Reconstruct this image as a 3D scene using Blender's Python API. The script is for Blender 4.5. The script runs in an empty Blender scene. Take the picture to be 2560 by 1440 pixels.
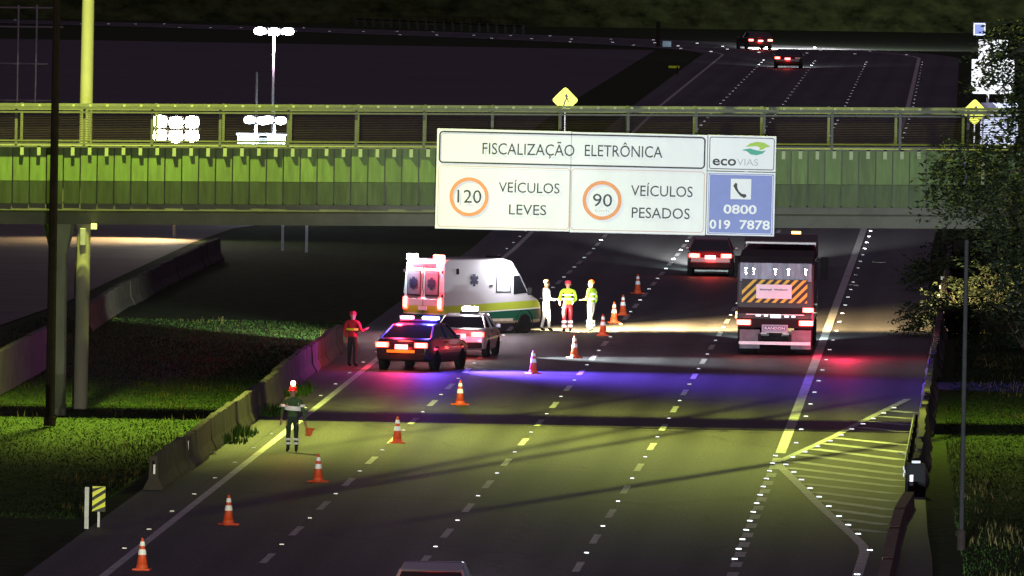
import bpy, bmesh, math, random
from math import radians as R, sin, cos, pi, tan, atan, atan2
from mathutils import Vector, Matrix
random.seed(7)
sc = bpy.context.scene
col = sc.collection

# ------------------------------------------------------------------ camera, night sky, exposure
F = 34000.0                 # focal length in pixels of the 2560 px frame (a long CCTV zoom)
CAM_H = 16.4                # metres above the road
PITCH = atan(1095.0 / F)
ROLL = R(1.0)
cam_data = bpy.data.cameras.new('camera')
cam_data.sensor_width = 36.0
cam_data.lens = F / 2560.0 * 36.0
cam_data.clip_start = 1.0
cam_data.clip_end = 6000.0
cam = bpy.data.objects.new('camera', cam_data)
col.objects.link(cam)
cam.matrix_world = Matrix.Translation((0, 0, CAM_H)) @ Matrix.Rotation(R(90) - PITCH, 4, 'X') @ Matrix.Rotation(ROLL, 4, 'Z')
sc.camera = cam

world = bpy.data.worlds.new('World')
sc.world = world
world.use_nodes = True
wbg = world.node_tree.nodes['Background']
wbg.inputs[0].default_value = (0.80, 0.58, 0.92, 1)     # purple, light-polluted night sky
wbg.inputs[1].default_value = 0.095
sc.view_settings.view_transform = 'Standard'
sc.view_settings.look = 'None'
sc.view_settings.exposure = 0.0
sc.view_settings.gamma = 1.0
sc.view_settings.use_curve_mapping = False
sc.cycles.use_denoising = True
sc.cycles.max_bounces = 3
sc.cycles.volume_bounces = 0
sc.cycles.diffuse_bounces = 2
sc.cycles.glossy_bounces = 3
sc.cycles.sample_clamp_indirect = 4.0
sc.cycles.caustics_reflective = False
sc.cycles.caustics_refractive = False

_c, _s = cos(ROLL), sin(ROLL)
def ray(u, v):
    x, y = u - 1280.0, v - 720.0
    xr, yr = x * _c + y * _s, -x * _s + y * _c
    return Vector((xr, F * cos(PITCH) - yr * sin(PITCH), -F * sin(PITCH) - yr * cos(PITCH)))
def G(u, v, z=0.0):                      # the point of a level surface seen at (u, v) of the photograph
    d = ray(u, v)
    t = (CAM_H - z) / -d.z
    return Vector((d.x * t, d.y * t, z))
def P(u, v, D):                          # the point seen at (u, v) at D metres from the camera's foot
    d = ray(u, v)
    t = D / d.y
    return Vector((d.x * t, D, CAM_H + d.z * t))

# ------------------------------------------------------------------ materials
MATS = {}
def mat(name, base, rough=0.6, metal=0.0, var=0.18, scale=6.0, bump=0.0, emit=None, estr=0.0, spec=0.5, coat=0.0, detail=6.0, stretch=None, rand=0.0):
    if name in MATS: return MATS[name]
    m = bpy.data.materials.new(name); m.use_nodes = True
    nt = m.node_tree; b = nt.nodes['Principled BSDF']
    b.inputs['Roughness'].default_value = rough
    b.inputs['Metallic'].default_value = metal
    b.inputs['Specular IOR Level'].default_value = spec
    b.inputs['Coat Weight'].default_value = coat
    tc = nt.nodes.new('ShaderNodeTexCoord')
    src = tc.outputs['Object']
    oi = None
    if rand:
        oi = nt.nodes.new('ShaderNodeObjectInfo'); sh = nt.nodes.new('ShaderNodeVectorMath'); sh.operation = 'MULTIPLY_ADD'; sh.inputs[1].default_value = (37, 53, 71)
        nt.links.new(oi.outputs['Random'], sh.inputs[0]); nt.links.new(src, sh.inputs[2]); src = sh.outputs[0]
    if stretch:
        mp = nt.nodes.new('ShaderNodeMapping'); mp.inputs['Scale'].default_value = stretch
        nt.links.new(src, mp.inputs[0]); src = mp.outputs[0]
    n = nt.nodes.new('ShaderNodeTexNoise'); n.inputs['Scale'].default_value = scale; n.inputs['Detail'].default_value = detail
    n.inputs['Roughness'].default_value = 0.65
    nt.links.new(src, n.inputs['Vector'])
    mx = nt.nodes.new('ShaderNodeMix'); mx.data_type = 'RGBA'
    mx.inputs[6].default_value = (*[max(0, c * (1 - var)) for c in base], 1)
    mx.inputs[7].default_value = (*[min(1, c * (1 + var)) for c in base], 1)
    rm = nt.nodes.new('ShaderNodeMapRange'); rm.inputs[1].default_value = 0.3; rm.inputs[2].default_value = 0.7
    nt.links.new(n.outputs[0], rm.inputs[0]); nt.links.new(rm.outputs[0], mx.inputs[0])
    out = mx.outputs[2]
    if rand:
        rv = nt.nodes.new('ShaderNodeMapRange'); rv.inputs[3].default_value = 1 - rand; rv.inputs[4].default_value = 1 + rand
        nt.links.new(oi.outputs['Random'], rv.inputs[0]); vs_ = nt.nodes.new('ShaderNodeVectorMath'); vs_.operation = 'SCALE'
        nt.links.new(out, vs_.inputs[0]); nt.links.new(rv.outputs[0], vs_.inputs['Scale']); out = vs_.outputs[0]
    nt.links.new(out, b.inputs['Base Color'])
    if bump:
        bp = nt.nodes.new('ShaderNodeBump'); bp.inputs['Strength'].default_value = bump; bp.inputs['Distance'].default_value = 0.05
        nt.links.new(n.outputs[0], bp.inputs['Height']); nt.links.new(bp.outputs[0], b.inputs['Normal'])
    if emit:
        b.inputs['Emission Color'].default_value = (*emit, 1)
        b.inputs['Emission Strength'].default_value = estr
    MATS[name] = m
    return m

def asphalt_material():
    m = mat('asphalt', (0.06, 0.058, 0.055), 0.62, var=0.15, scale=0.35, spec=0.4, stretch=(1.0, 0.12, 1.0))
    nt = m.node_tree; b = nt.nodes['Principled BSDF']
    tc = next(n for n in nt.nodes if n.type == 'TEX_COORD')
    g = nt.nodes.new('ShaderNodeTexNoise'); g.inputs['Scale'].default_value = 9.0; g.inputs['Detail'].default_value = 8.0
    mp = nt.nodes.new('ShaderNodeMapping'); mp.inputs['Scale'].default_value = (1.6, 0.25, 1)
    nt.links.new(tc.outputs['Object'], mp.inputs[0]); nt.links.new(mp.outputs[0], g.inputs['Vector'])
    old = b.inputs['Base Color'].links[0].from_socket
    mr = nt.nodes.new('ShaderNodeMapRange'); mr.inputs[1].default_value = 0.25; mr.inputs[2].default_value = 0.75; mr.inputs[3].default_value = 0.45; mr.inputs[4].default_value = 1.6
    nt.links.new(g.outputs[0], mr.inputs[0])
    mul = nt.nodes.new('ShaderNodeVectorMath'); mul.operation = 'SCALE'
    nt.links.new(old, mul.inputs[0]); nt.links.new(mr.outputs[0], mul.inputs['Scale'])
    # sealed cracks: thin dark wandering lines
    w = nt.nodes.new('ShaderNodeTexVoronoi'); w.feature = 'DISTANCE_TO_EDGE'; w.inputs['Scale'].default_value = 0.13
    dn = nt.nodes.new('ShaderNodeTexNoise'); dn.inputs['Scale'].default_value = 0.5
    ad = nt.nodes.new('ShaderNodeVectorMath'); ad.operation = 'MULTIPLY_ADD'; ad.inputs[1].default_value = (2.5, 2.5, 0)
    nt.links.new(tc.outputs['Object'], dn.inputs['Vector']); nt.links.new(dn.outputs[1], ad.inputs[0]); nt.links.new(tc.outputs['Object'], ad.inputs[2])
    mp2 = nt.nodes.new('ShaderNodeMapping'); mp2.inputs['Scale'].default_value = (1.0, 0.3, 1)
    nt.links.new(ad.outputs[0], mp2.inputs[0]); nt.links.new(mp2.outputs[0], w.inputs['Vector'])
    cr = nt.nodes.new('ShaderNodeMapRange'); cr.inputs[1].default_value = 0.004; cr.inputs[2].default_value = 0.014; cr.inputs[3].default_value = 0.62; cr.inputs[4].default_value = 1.0
    nt.links.new(w.outputs['Distance'], cr.inputs[0])
    mul2 = nt.nodes.new('ShaderNodeVectorMath'); mul2.operation = 'SCALE'
    nt.links.new(mul.outputs[0], mul2.inputs[0]); nt.links.new(cr.outputs[0], mul2.inputs['Scale'])
    sp = nt.nodes.new('ShaderNodeSeparateXYZ'); nt.links.new(tc.outputs['Object'], sp.inputs[0])
    la = nt.nodes.new('ShaderNodeMath'); la.operation = 'MULTIPLY_ADD'; la.inputs[1].default_value = -0.0359; nt.links.new(sp.outputs[1], la.inputs[0]); nt.links.new(sp.outputs[0], la.inputs[2])
    lw = nt.nodes.new('ShaderNodeMath'); lw.operation = 'MULTIPLY_ADD'; lw.inputs[1].default_value = 4 * pi / 3.6; lw.inputs[2].default_value = 5.95 * 4 * pi / 3.6 + pi; nt.links.new(la.outputs[0], lw.inputs[0])
    co = nt.nodes.new('ShaderNodeMath'); co.operation = 'COSINE'; nt.links.new(lw.outputs[0], co.inputs[0])
    tr = nt.nodes.new('ShaderNodeMapRange'); tr.inputs[1].default_value = -0.2; tr.inputs[2].default_value = 1.0; tr.inputs[3].default_value = 1.08; tr.inputs[4].default_value = 0.68
    nt.links.new(co.outputs[0], tr.inputs[0])
    bk = nt.nodes.new('ShaderNodeTexBrick'); bk.inputs['Scale'].default_value = 1.0; bk.inputs['Brick Width'].default_value = 23.0; bk.inputs['Row Height'].default_value = 3.6; bk.inputs['Mortar Size'].default_value = 0.02
    bk.inputs['Color1'].default_value = (1.2, 1.18, 1.15, 1); bk.inputs['Color2'].default_value = (.78, .78, .82, 1); bk.inputs['Mortar'].default_value = (.6, .6, .6, 1); bk.offset = .37
    cb = nt.nodes.new('ShaderNodeCombineXYZ'); ax = nt.nodes.new('ShaderNodeMath'); ax.operation = 'ADD'; ax.inputs[1].default_value = 5.95; nt.links.new(la.outputs[0], ax.inputs[0])
    nt.links.new(sp.outputs[1], cb.inputs[0]); nt.links.new(ax.outputs[0], cb.inputs[1]); nt.links.new(cb.outputs[0], bk.inputs['Vector'])
    m3 = nt.nodes.new('ShaderNodeVectorMath'); m3.operation = 'SCALE'; nt.links.new(mul2.outputs[0], m3.inputs[0]); nt.links.new(tr.outputs[0], m3.inputs['Scale'])
    m4 = nt.nodes.new('ShaderNodeVectorMath'); m4.operation = 'MULTIPLY'; nt.links.new(m3.outputs[0], m4.inputs[0]); nt.links.new(bk.outputs[0], m4.inputs[1])
    nt.links.new(m4.outputs[0], b.inputs['Base Color'])
    bp = nt.nodes.new('ShaderNodeBump'); bp.inputs['Strength'].default_value = 0.25; bp.inputs['Distance'].default_value = 0.01
    nt.links.new(g.outputs[0], bp.inputs['Height']); nt.links.new(bp.outputs[0], b.inputs['Normal'])
    return m
ASPHALT = asphalt_material()
GRASS = mat('grass_ground', (0.03, 0.048, 0.013), 0.95, var=0.55, scale=1.7, bump=0.6, spec=0.1, detail=10)
HILL = mat('hill_grass', (0.05, 0.065, 0.02), 0.95, var=0.85, scale=0.45, bump=0.8, spec=0.05, detail=12)
BLADE = mat('grass_blade', (0.03, 0.068, 0.012), 0.8, var=0.45, scale=0.7, spec=0.2)
EARTH = mat('bare_earth', (0.09, 0.065, 0.04), 0.95, var=0.5, scale=1.0, bump=0.6, spec=0.1, detail=10)
PAINT = mat('road_paint', (0.52, 0.52, 0.48), 0.6, var=0.42, scale=2.6, detail=12, rand=.16)
CONC = mat('concrete', (0.095, 0.085, 0.07), 0.85, rand=.2, var=0.4, scale=1.6, bump=0.3, detail=9)
CONC_D = mat('stained_concrete', (0.048, 0.041, 0.034), 0.9, var=0.5, scale=1.3, bump=0.35, detail=9, rand=.2)
POLE_CONC = mat('pale_pole_concrete', (0.23, 0.215, 0.185), 0.8, var=0.18, scale=2.0, stretch=(1, 1, 0.25))
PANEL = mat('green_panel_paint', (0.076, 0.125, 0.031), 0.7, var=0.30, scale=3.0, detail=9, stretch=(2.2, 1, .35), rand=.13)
PANEL_SHADE = mat('green_panel_shade', (0.052, 0.078, 0.028), 0.75, var=0.38, scale=3.0, detail=9, stretch=(2.2, 1, .3), rand=.15)  # panel green darkened: shade put into the lower panels' colour
GIRDER = mat('girder_concrete', (0.085, 0.085, 0.07), 0.85, var=0.25, scale=0.9, detail=9)
RAILM = mat('rail_paint', (0.062, 0.066, 0.055), 0.7, var=0.2, scale=4)
TABM = mat('bracket_paint', (0.22, 0.26, 0.15), 0.6, var=0.1)
DARKM = mat('dark_steel', (0.022, 0.016, 0.014), 0.9, var=0.3, spec=.1)
GALV = mat('galvanised_steel', (0.35, 0.35, 0.35), 0.5, metal=0.4, var=0.2)
SHEET = mat('reflective_white_sheet', (0.86, 0.88, 0.90), 0.7, var=0.07, scale=0.8, detail=9, stretch=(1, 1, .4), spec=.2)
SHEET_B = mat('reflective_blue_sheet', (0.06, 0.11, 0.42), 0.45, var=0.12, scale=3)
INK = mat('black_ink', (0.018, 0.018, 0.018), 0.6, var=0.05)
INK_SOFT = mat('thin_red_ink', (0.60, 0.40, 0.36), 0.6, var=0.05)
ORANGE = mat('orange_ink', (0.72, 0.24, 0.035), 0.5, var=0.1)
GREYINK = mat('grey_ink', (0.45, 0.46, 0.47), 0.6, var=0.05)
LEAF1 = mat('lime_ink', (0.35, 0.55, 0.06), 0.6, var=0.05)
LEAF2 = mat('teal_ink', (0.05, 0.36, 0.25), 0.6, var=0.05)
YELLOW = mat('fluorescent_yellow_sheet', (0.80, 0.86, 0.02), 0.5, var=0.05)
RUBBER = mat('rubber', (0.014, 0.014, 0.014), 0.95, var=0.2, spec=.1)
RIM = mat('wheel_rim', (0.5, 0.5, 0.5), 0.5, metal=0.1, var=0.1)
GLASS = mat('dark_glass', (0.012, 0.013, 0.016), 0.06, var=0.1, spec=0.8)
PLATE = mat('number_plate', (0.7, 0.7, 0.72), 0.5, var=0.05)
BLACKP = mat('black_plastic', (0.016, 0.016, 0.017), 0.8, var=0.15, spec=.15)
CHROME = mat('bright_trim', (0.6, 0.6, 0.62), 0.2, metal=1.0, var=0.05)
CONE_R = mat('cone_orange', (0.62, 0.075, 0.02), 0.55, var=0.15, scale=9)
BAND = mat('reflective_tape', (0.88, 0.89, 0.90), 0.4, var=0.03)
STUD = mat('stud_reflector', (0.9, 0.9, 0.9), 0.3, var=0.02)
BARK = mat('bark', (0.05, 0.036, 0.025), 0.9, var=0.4, scale=12, bump=0.5)
LEAFM = [mat('leaf_dark', (0.010, 0.017, 0.007), 0.75, var=0.4, scale=1.2, spec=.15), mat('leaf_mid', (0.022, 0.030, 0.012), 0.75, var=0.4, scale=1.2, spec=.15)]
SKIN = mat('skin', (0.35, 0.2, 0.14), 0.6, var=0.08)
def lampm(name, colr, s): return mat(name, (0.8, 0.8, 0.8), 0.4, var=0.0, emit=colr, estr=s)
E_RED = lampm('tail_lamp_red', (1.0, 0.045, 0.02), 9)
E_BRAKE = lampm('tail_lamp_core', (1.0, 0.42, 0.22), 14)
E_BLUE = lampm('beacon_blue', (0.12, 0.2, 1.0), 14)
E_CYAN = lampm('beacon_cyan', (0.25, 0.9, 1.0), 7)
E_WHITE = lampm('lamp_white', (0.92, 0.96, 1.0), 40)
E_AMBER = lampm('lamp_amber', (1.0, 0.38, 0.04), 10)
E_HEAD = lampm('head_lamp', (1.0, 0.95, 0.85), 25)
E_STREET = lampm('street_lamp_lens', (1.0, 0.93, 0.78), 60)
E_PLATE = lampm('lit_plate', (1.0, 0.97, 1.0), 0.9)

# ------------------------------------------------------------------ mesh helpers
def BM(): return bmesh.new()
def ident(x): return x
def box(bm, c, s, rz=0.0, taper=1.0, M=None):
    cx, cy, cz = c; hx, hy, hz = s[0] / 2, s[1] / 2, s[2] / 2
    vs = []
    for z, k in ((-hz, 1.0), (hz, taper)):
        for x, y in ((-hx, -hy), (hx, -hy), (hx, hy), (-hx, hy)):
            x, y = x * k, y * k
            p = Vector((cx + x * cos(rz) - y * sin(rz), cy + x * sin(rz) + y * cos(rz), cz + z))
            vs.append(bm.verts.new(M @ p if M else p))
    for f in ((3, 2, 1, 0), (4, 5, 6, 7), (0, 1, 5, 4), (1, 2, 6, 5), (2, 3, 7, 6), (3, 0, 4, 7)):
        bm.faces.new([vs[i] for i in f])
def tube(bm, pts, r, n=8, caps=True):
    pts = [Vector(p) for p in pts]
    rs = r if isinstance(r, (list, tuple)) else [r] * len(pts)
    rings = []
    for i, p in enumerate(pts):
        d = (pts[min(i + 1, len(pts) - 1)] - pts[max(i - 1, 0)]).normalized()
        a = d.orthogonal().normalized() if abs(d.z) < 0.95 else Vector((1, 0, 0)); a = (a - d * a.dot(d)).normalized()
        b = d.cross(a)
        rings.append([bm.verts.new(p + (a * cos(2 * pi * k / n) + b * sin(2 * pi * k / n)) * rs[i]) for k in range(n)])
    for i in range(len(rings) - 1):
        for k in range(n):
            bm.faces.new((rings[i][k], rings[i][(k + 1) % n], rings[i + 1][(k + 1) % n], rings[i + 1][k]))
    if caps:
        bm.faces.new(list(reversed(rings[0]))); bm.faces.new(rings[-1])
def lathe(bm, prof, n=16, c=(0, 0, 0), axis='Z'):
    rings = []
    for r, z in prof:
        ring = []
        for k in range(n):
            a = 2 * pi * k / n
            p = (r * cos(a), r * sin(a), z)
            if axis == 'X': p = (z, r * cos(a), r * sin(a))
            if axis == 'Y': p = (r * cos(a), z, r * sin(a))
            ring.append(bm.verts.new((c[0] + p[0], c[1] + p[1], c[2] + p[2])))
        rings.append(ring)
    for i in range(len(rings) - 1):
        for k in range(n):
            bm.faces.new((rings[i][k], rings[i][(k + 1) % n], rings[i + 1][(k + 1) % n], rings[i + 1][k]))
    bm.faces.new(list(reversed(rings[0]))); bm.faces.new(rings[-1])
def slab(bm, prof, hw, zc=(), yc=()):
    """side profile [(y, z)] spread across x; hw(y, z) is the half width, zc / yc are levels where extra edge loops follow its change"""
    L = [bm.verts.new((-1.0, y, z)) for y, z in prof]
    Rr = [bm.verts.new((1.0, y, z)) for y, z in prof]
    n = len(prof)
    bm.faces.new(L); bm.faces.new(list(reversed(Rr)))
    for i in range(n):
        j = (i + 1) % n
        bm.faces.new((L[i], Rr[i], Rr[j], L[j]))
    for k in zc: bmesh.ops.bisect_plane(bm, geom=bm.verts[:] + bm.edges[:] + bm.faces[:], plane_co=(0, 0, k), plane_no=(0, 0, 1))
    for k in yc: bmesh.ops.bisect_plane(bm, geom=bm.verts[:] + bm.edges[:] + bm.faces[:], plane_co=(0, k, 0), plane_no=(0, 1, 0))
    for v in bm.verts: v.co.x *= hw(v.co.y, v.co.z)
def poly_sheet(bm, pts, th=0.0, d=(0, -1, 0)):
    """flat polygon, optionally with thickness along d"""
    a = [bm.verts.new(p) for p in pts]
    bm.faces.new(a)
    if th:
        dv = Vector(d) * th
        b = [bm.verts.new(Vector(p) + dv) for p in pts]
        bm.faces.new(list(reversed(b)))
        for i in range(len(a)):
            j = (i + 1) % len(a)
            bm.faces.new((a[j], a[i], b[i], b[j]))
def obj(name, bm, material, parent=None, smooth=False, bevel=0.0, fix=True, loc=None, rz=0.0):
    if fix: bmesh.ops.recalc_face_normals(bm, faces=bm.faces[:])
    me = bpy.data.meshes.new(name); bm.to_mesh(me); bm.free()
    me.materials.append(material)
    if smooth:
        for p in me.polygons: p.use_smooth = True
        me.set_sharp_from_angle(angle=R(38))
    o = bpy.data.objects.new(name, me); col.objects.link(o)
    if parent: o.parent = parent
    if loc is not None: o.location = loc
    if rz: o.rotation_euler = (0, 0, rz)
    if bevel:
        b = o.modifiers.new('bevel', 'BEVEL'); b.width = bevel; b.segments = 2; b.limit_method = 'ANGLE'; b.angle_limit = R(28)
    return o
def inst(name, me, parent=None, loc=(0, 0, 0), rot=(0, 0, 0), scale=(1, 1, 1)):
    o = bpy.data.objects.new(name, me); col.objects.link(o)
    if parent: o.parent = parent
    o.location = loc; o.rotation_euler = rot; o.scale = scale
    return o
def thing(name, label, cat, loc=(0, 0, 0), rz=0.0, group=None):
    o = bpy.data.objects.new(name, None); col.objects.link(o)
    o.location = loc; o.rotation_euler = (0, 0, rz); o.empty_display_size = 0.2
    return tag(o, label, cat, group)
def tag(o, label, cat, group=None):
    o['label'] = label; o['category'] = cat
    if group: o['group'] = group
    return o
def struct(o): o['kind'] = 'structure'; return o
def light(kind, name, loc, energy, colr, parent=None, radius=0.1, target=None, angle=60, blend=0.6):
    d = bpy.data.lights.new(name, kind); d.energy = energy; d.color = colr
    d.shadow_soft_size = radius
    if kind == 'SPOT': d.spot_size = R(angle); d.spot_blend = blend
    o = bpy.data.objects.new(name, d); col.objects.link(o)
    o.location = loc
    if target is not None:
        o.rotation_euler = (Vector(target) - Vector(loc)).to_track_quat('-Z', 'Y').to_euler()
    if parent: o.parent = parent
    return o

# ------------------------------------------------------------------ the road's course
XR = [(150, -0.4), (250, 3.05), (319.5, 5.52), (399.7, 8.42), (466.6, 10.8), (560, 14.1), (700, 19.0), (881, 25.4), (1098, 32.5)]
def interp(t, pts):
    if t <= pts[0][0]: a, b = pts[0], pts[1]
    elif t >= pts[-1][0]: a, b = pts[-2], pts[-1]
    else:
        for a, b in zip(pts, pts[1:]):
            if a[0] <= t <= b[0]: break
    return a[1] + (b[1] - a[1]) * (t - a[0]) / (b[0] - a[0])
def lane_w(D): return interp(D, [(100, 3.6), (560, 3.6), (881, 4.1), (1200, 4.1)])
def X4(D): return interp(D, XR) if D < 1098 else 32.5 + 0.0327 * (D - 1098)
def line_x(k, D):                      # k = 0..4, solid left edge to solid right edge line
    w = lane_w(D)
    return X4(D) - (4 - k) * w + (0.4 if k == 0 else 0.0)
RC, CX, CY = 150.0, 0, 1110.0          # the far bend to the left
def far_pt(off, a):                    # off: metres right of the right edge line, a: angle round the bend
    c = Vector((X4(CY) - 8 - RC, CY, 0)); r = RC + 8 + off
    return Vector((c.x + r * cos(a), c.y + r * sin(a), 0))
def course(off_of_D, zoff=0.0, d0=150, d1=1110, far=True, off_far=None):
    pts = []
    D = d0
    while D < d1:
        pts.append(Vector((off_of_D(D), D, zoff))); D += 6 if D < 620 else 20
    if far:
        for i in range(0, 31):
            p = far_pt(off_far, R(90) * i / 30.0); p.z = zoff; pts.append(p)
        for i in range(1, 8):
            p = far_pt(off_far, R(90)); p.x -= 40 * i; p.z = zoff; pts.append(p)
    return pts
def ribbon(bm, left, right):
    a = [bm.verts.new(p) for p in left]; b = [bm.verts.new(p) for p in right]
    for i in range(len(a) - 1): bm.faces.new((a[i], b[i], b[i + 1], a[i + 1]))

# ground sheet
bm = BM()
xs = [-2600, -900, -400, -160, -60, -30, 0, 30, 60, 160, 400, 900, 2600]; ys = [-300, 0, 150, 300, 450, 600, 800, 1000, 1200, 1400]
gv = [[bm.verts.new((x, y, -0.03)) for x in xs] for y in ys]
for j in range(len(ys) - 1):
    for i in range(len(xs) - 1): bm.faces.new((gv[j][i], gv[j][i + 1], gv[j + 1][i + 1], gv[j + 1][i]))
struct(obj('ground', bm, GRASS))

# hillside beyond the bend
bm = BM()
nx, ny = 90, 26
hv = []
for j in range(ny):
    row = []
    for i in range(nx):
        x = -700 + 1400 * i / (nx - 1); t = j / (ny - 1)
        y = 1268 + 420 * t + 14 * sin(x * 0.013) + max(0, x - 60) * -0.35 * (1 - t)
        dd = 420 * t; z = -0.5 + (0.62 * dd if dd < 40 else 24.8 + .35 * (dd - 40)) * (0.85 + 0.15 * sin(x * 0.01 + 2)) + (random.uniform(-1, 1) * .8 if j else 0)
        row.append(bm.verts.new((x, y, z)))
    hv.append(row)
for j in range(ny - 1):
    for i in range(nx - 1): bm.faces.new((hv[j][i], hv[j][i + 1], hv[j + 1][i + 1], hv[j + 1][i]))
struct(obj('hillside', bm, HILL, smooth=True))

# carriageway, hard shoulder and gore in one sheet
GORE_R = [(150, 5.0), (300, 9.4), (316, 9.9), (330, 10.2), (345, 10.6), (360, 11.0), (390, 11.75), (430, 13.3), (470, 14.6), (560, 17.2), (700, 22.4), (881, 28.6), (1120, 36.5)]
bm = BM()
ribbon(bm, course(lambda D: line_x(0, D) - 1.75, 0, 150, 1110, True, -17.6), course(lambda D: interp(D, GORE_R), 0, 150, 1110, True, 3.4))
road = struct(obj('road', bm, ASPHALT))

def stripe(path, w, name='edge_line', z=0.005):
    bm = BM(); L, Rr = [], []
    for i, p in enumerate(path):
        d = (path[min(i + 1, len(path) - 1)] - path[max(i - 1, 0)]); d.z = 0; d.normalize()
        n = Vector((d.y, -d.x, 0)) * w / 2
        L.append(Vector((p.x, p.y, z)) - n); Rr.append(Vector((p.x, p.y, z)) + n)
    ribbon(bm, L, Rr)
    return obj(name, bm, PAINT, road)
stripe(course(lambda D: line_x(0, D), 0, 150, 1110, True, -16), 0.2)
stripe(course(lambda D: line_x(4, D), 0, 372.5, 1110, True, 0), 0.28)

# lane dashes: alike pieces share one mesh
def quad_mesh(name, w, l, material):
    bm = BM()
    n = 5; rng = random.Random(3)
    a = [bm.verts.new((-w / 2 + rng.uniform(-.008, .008), -l / 2 + l * i / n, 0)) for i in range(n + 1)]
    b = [bm.verts.new((w / 2 + rng.uniform(-.008, .008), -l / 2 + l * i / n, 0)) for i in range(n + 1)]
    for i in range(n): bm.faces.new((a[i], b[i], b[i + 1], a[i + 1]))
    me = bpy.data.meshes.new(name); bm.to_mesh(me); bm.free(); me.materials.append(material)
    return me
dash_me = quad_mesh('lane_dash', 0.17, 4.4, PAINT)
bm = BM(); box(bm, (0, 0, 0.012), (0.11, 0.10, 0.024), 0, 0.7)
box(bm, (0, -0.047, 0.0125), (0.10, 0.02, 0.021))
stud_me = bpy.data.meshes.new('road_stud'); bmesh.ops.recalc_face_normals(bm, faces=bm.faces[:]); bm.to_mesh(stud_me); bm.free(); stud_me.materials.append(STUD)
def heading(k, D): return -atan2(line_x(k, D + 2) - line_x(k, D - 2), 4.0)
PER = 12.75
for k, ph in ((1, 312.8), (2, 313.0), (3, 311.4)):
    D = ph
    while D < 760:
        if D < 620:
            inst('lane_dash', dash_me, road, (line_x(k, D), D, 0.005), (0, 0, heading(k, D)))
        s = 1.0 if D < 480 else 1.3
        inst('road_stud', stud_me, road, (line_x(k, D + 6.2), D + 6.2, 0.003), (0, 0, heading(k, D)), (s, s, s))
        D += PER
    while D < 1090:
        inst('road_stud', stud_me, road, (line_x(k, D), D, 0.003), (0, 0, heading(k, D)), (1.5, 1.5, 1.5)); D += 12
D = 316
while D < 1090:
    if D < 620: inst('road_stud', stud_me, road, (line_x(0, D) - 0.3, D, 0.003), (0, 0, heading(0, D)))
    if D > 374: inst('road_stud', stud_me, road, (line_x(4, D) + 0.33, D, 0.003), (0, 0, heading(4, D)), (1.2, 1.2, 1.2))
    D += 9.0 if D < 640 else 14
for off in (-16, -12, -8, -4, 0.3):
    for i in range(2, 30, 2):
        p = far_pt(off, R(90) * i / 30.0)
        inst('road_stud', stud_me, road, (p.x, p.y, 0.003), (0, 0, 0), (2.4, 2.4, 2.4))
# short dense dashes of the exit lane
ex_me = quad_mesh('exit_dash', 0.26, 2.3, PAINT)
D = 300.0
while D < 371:
    inst('exit_dash', ex_me, road, (line_x(4, D) - 0.02, D, 0.005), (0, 0, heading(4, D)))
    if D > 312: inst('road_stud', stud_me, road, (line_x(4, D) - 0.02, D + 2.3, 0.003), (0, 0, heading(4, D)), (1.3, 1.3, 1.3))
    D += 4.55
# gore: outline and cross hatching
def zz(x, y): return G(1860 + x * 0.3472, 940 + y * 0.3472)
stripe([zz(x, y) for x, y in ((262, 612), (420, 540), (640, 440), (800, 355), (950, 280), (1180, 167))], 0.22, 'gore_line', 0.008)
stripe([zz(x, y) for x, y in ((240, 632), (330, 720), (450, 838), (560, 950), (700, 1075), (800, 1165), (858, 1225), (868, 1270), (850, 1330), (815, 1440), (790, 1540))], 0.24, 'gore_line', 0.008)
for a, b in (((1050, 250), (1215, 265)), ((970, 290), (1205, 307)), ((900, 328), (1200, 355)), ((830, 370), (1185, 405)), ((640, 445), (1190, 500)), ((570, 485), (1165, 553)), ((490, 525), (1150, 606)), ((400, 565), (1150, 660)), ((335, 615), (1140, 712)), ((310, 660), (1130, 757)), ((360, 715), (1120, 800)), ((420, 775), (1100, 850)), ((490, 835), (1080, 905)), ((550, 895), (1065, 965)), ((620, 960), (1055, 1020)), ((700, 1030), (1020, 1072)), ((770, 1100), (1000, 1128))):
    A, B = zz(*a), zz(*b)
    stripe([A, A.lerp(B, .5), B], 0.5, 'hatch_line', 0.005)
for x, y in ((1080, 232), (1005, 270), (930, 309), (855, 347), (775, 385), (700, 428), (620, 470), (530, 509), (438, 549), (350, 587), (300, 640), (358, 695), (413, 750), (475, 811), (540, 873), (610, 941), (683, 1013), (750, 1075), (822, 1140), (905, 1257), (815, 1433)):
    p = zz(x, y); inst('road_stud', stud_me, road, (p.x, p.y, 0.003), (0, 0, 0), (1.35, 1.2, 1.2))

# asphalt apron beside the carriageway on the far left (side road lit by the lamp behind the bridge)
bm = BM()
poly_sheet(bm, [(-46, 452, 0.0), (-17.6, 456, 0), (-15.9, 485, 0), (-14.6, 522, 0), (-13.2, 560, 0), (-12.0, 582, 0), (-9.0, 600, 0), (-45, 612, 0)])
struct(obj('side_road', bm, mat('pale_side_asphalt', (0.12, 0.10, 0.08), 0.8, var=0.3, scale=0.3, stretch=(0.3, 2, 1))))
# plaza surface beyond the bridge, left of the carriageway
bm = BM()
ribbon(bm, [Vector((-120, D, -0.012)) for D in range(630, 1180, 50)], [Vector((line_x(0, D) - 6, D, -0.012)) for D in range(630, 1180, 50)])
struct(obj('plaza_pavement', bm, mat('plaza_asphalt', (0.075, 0.062, 0.07), 0.75, var=0.2, scale=0.08)))

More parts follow.
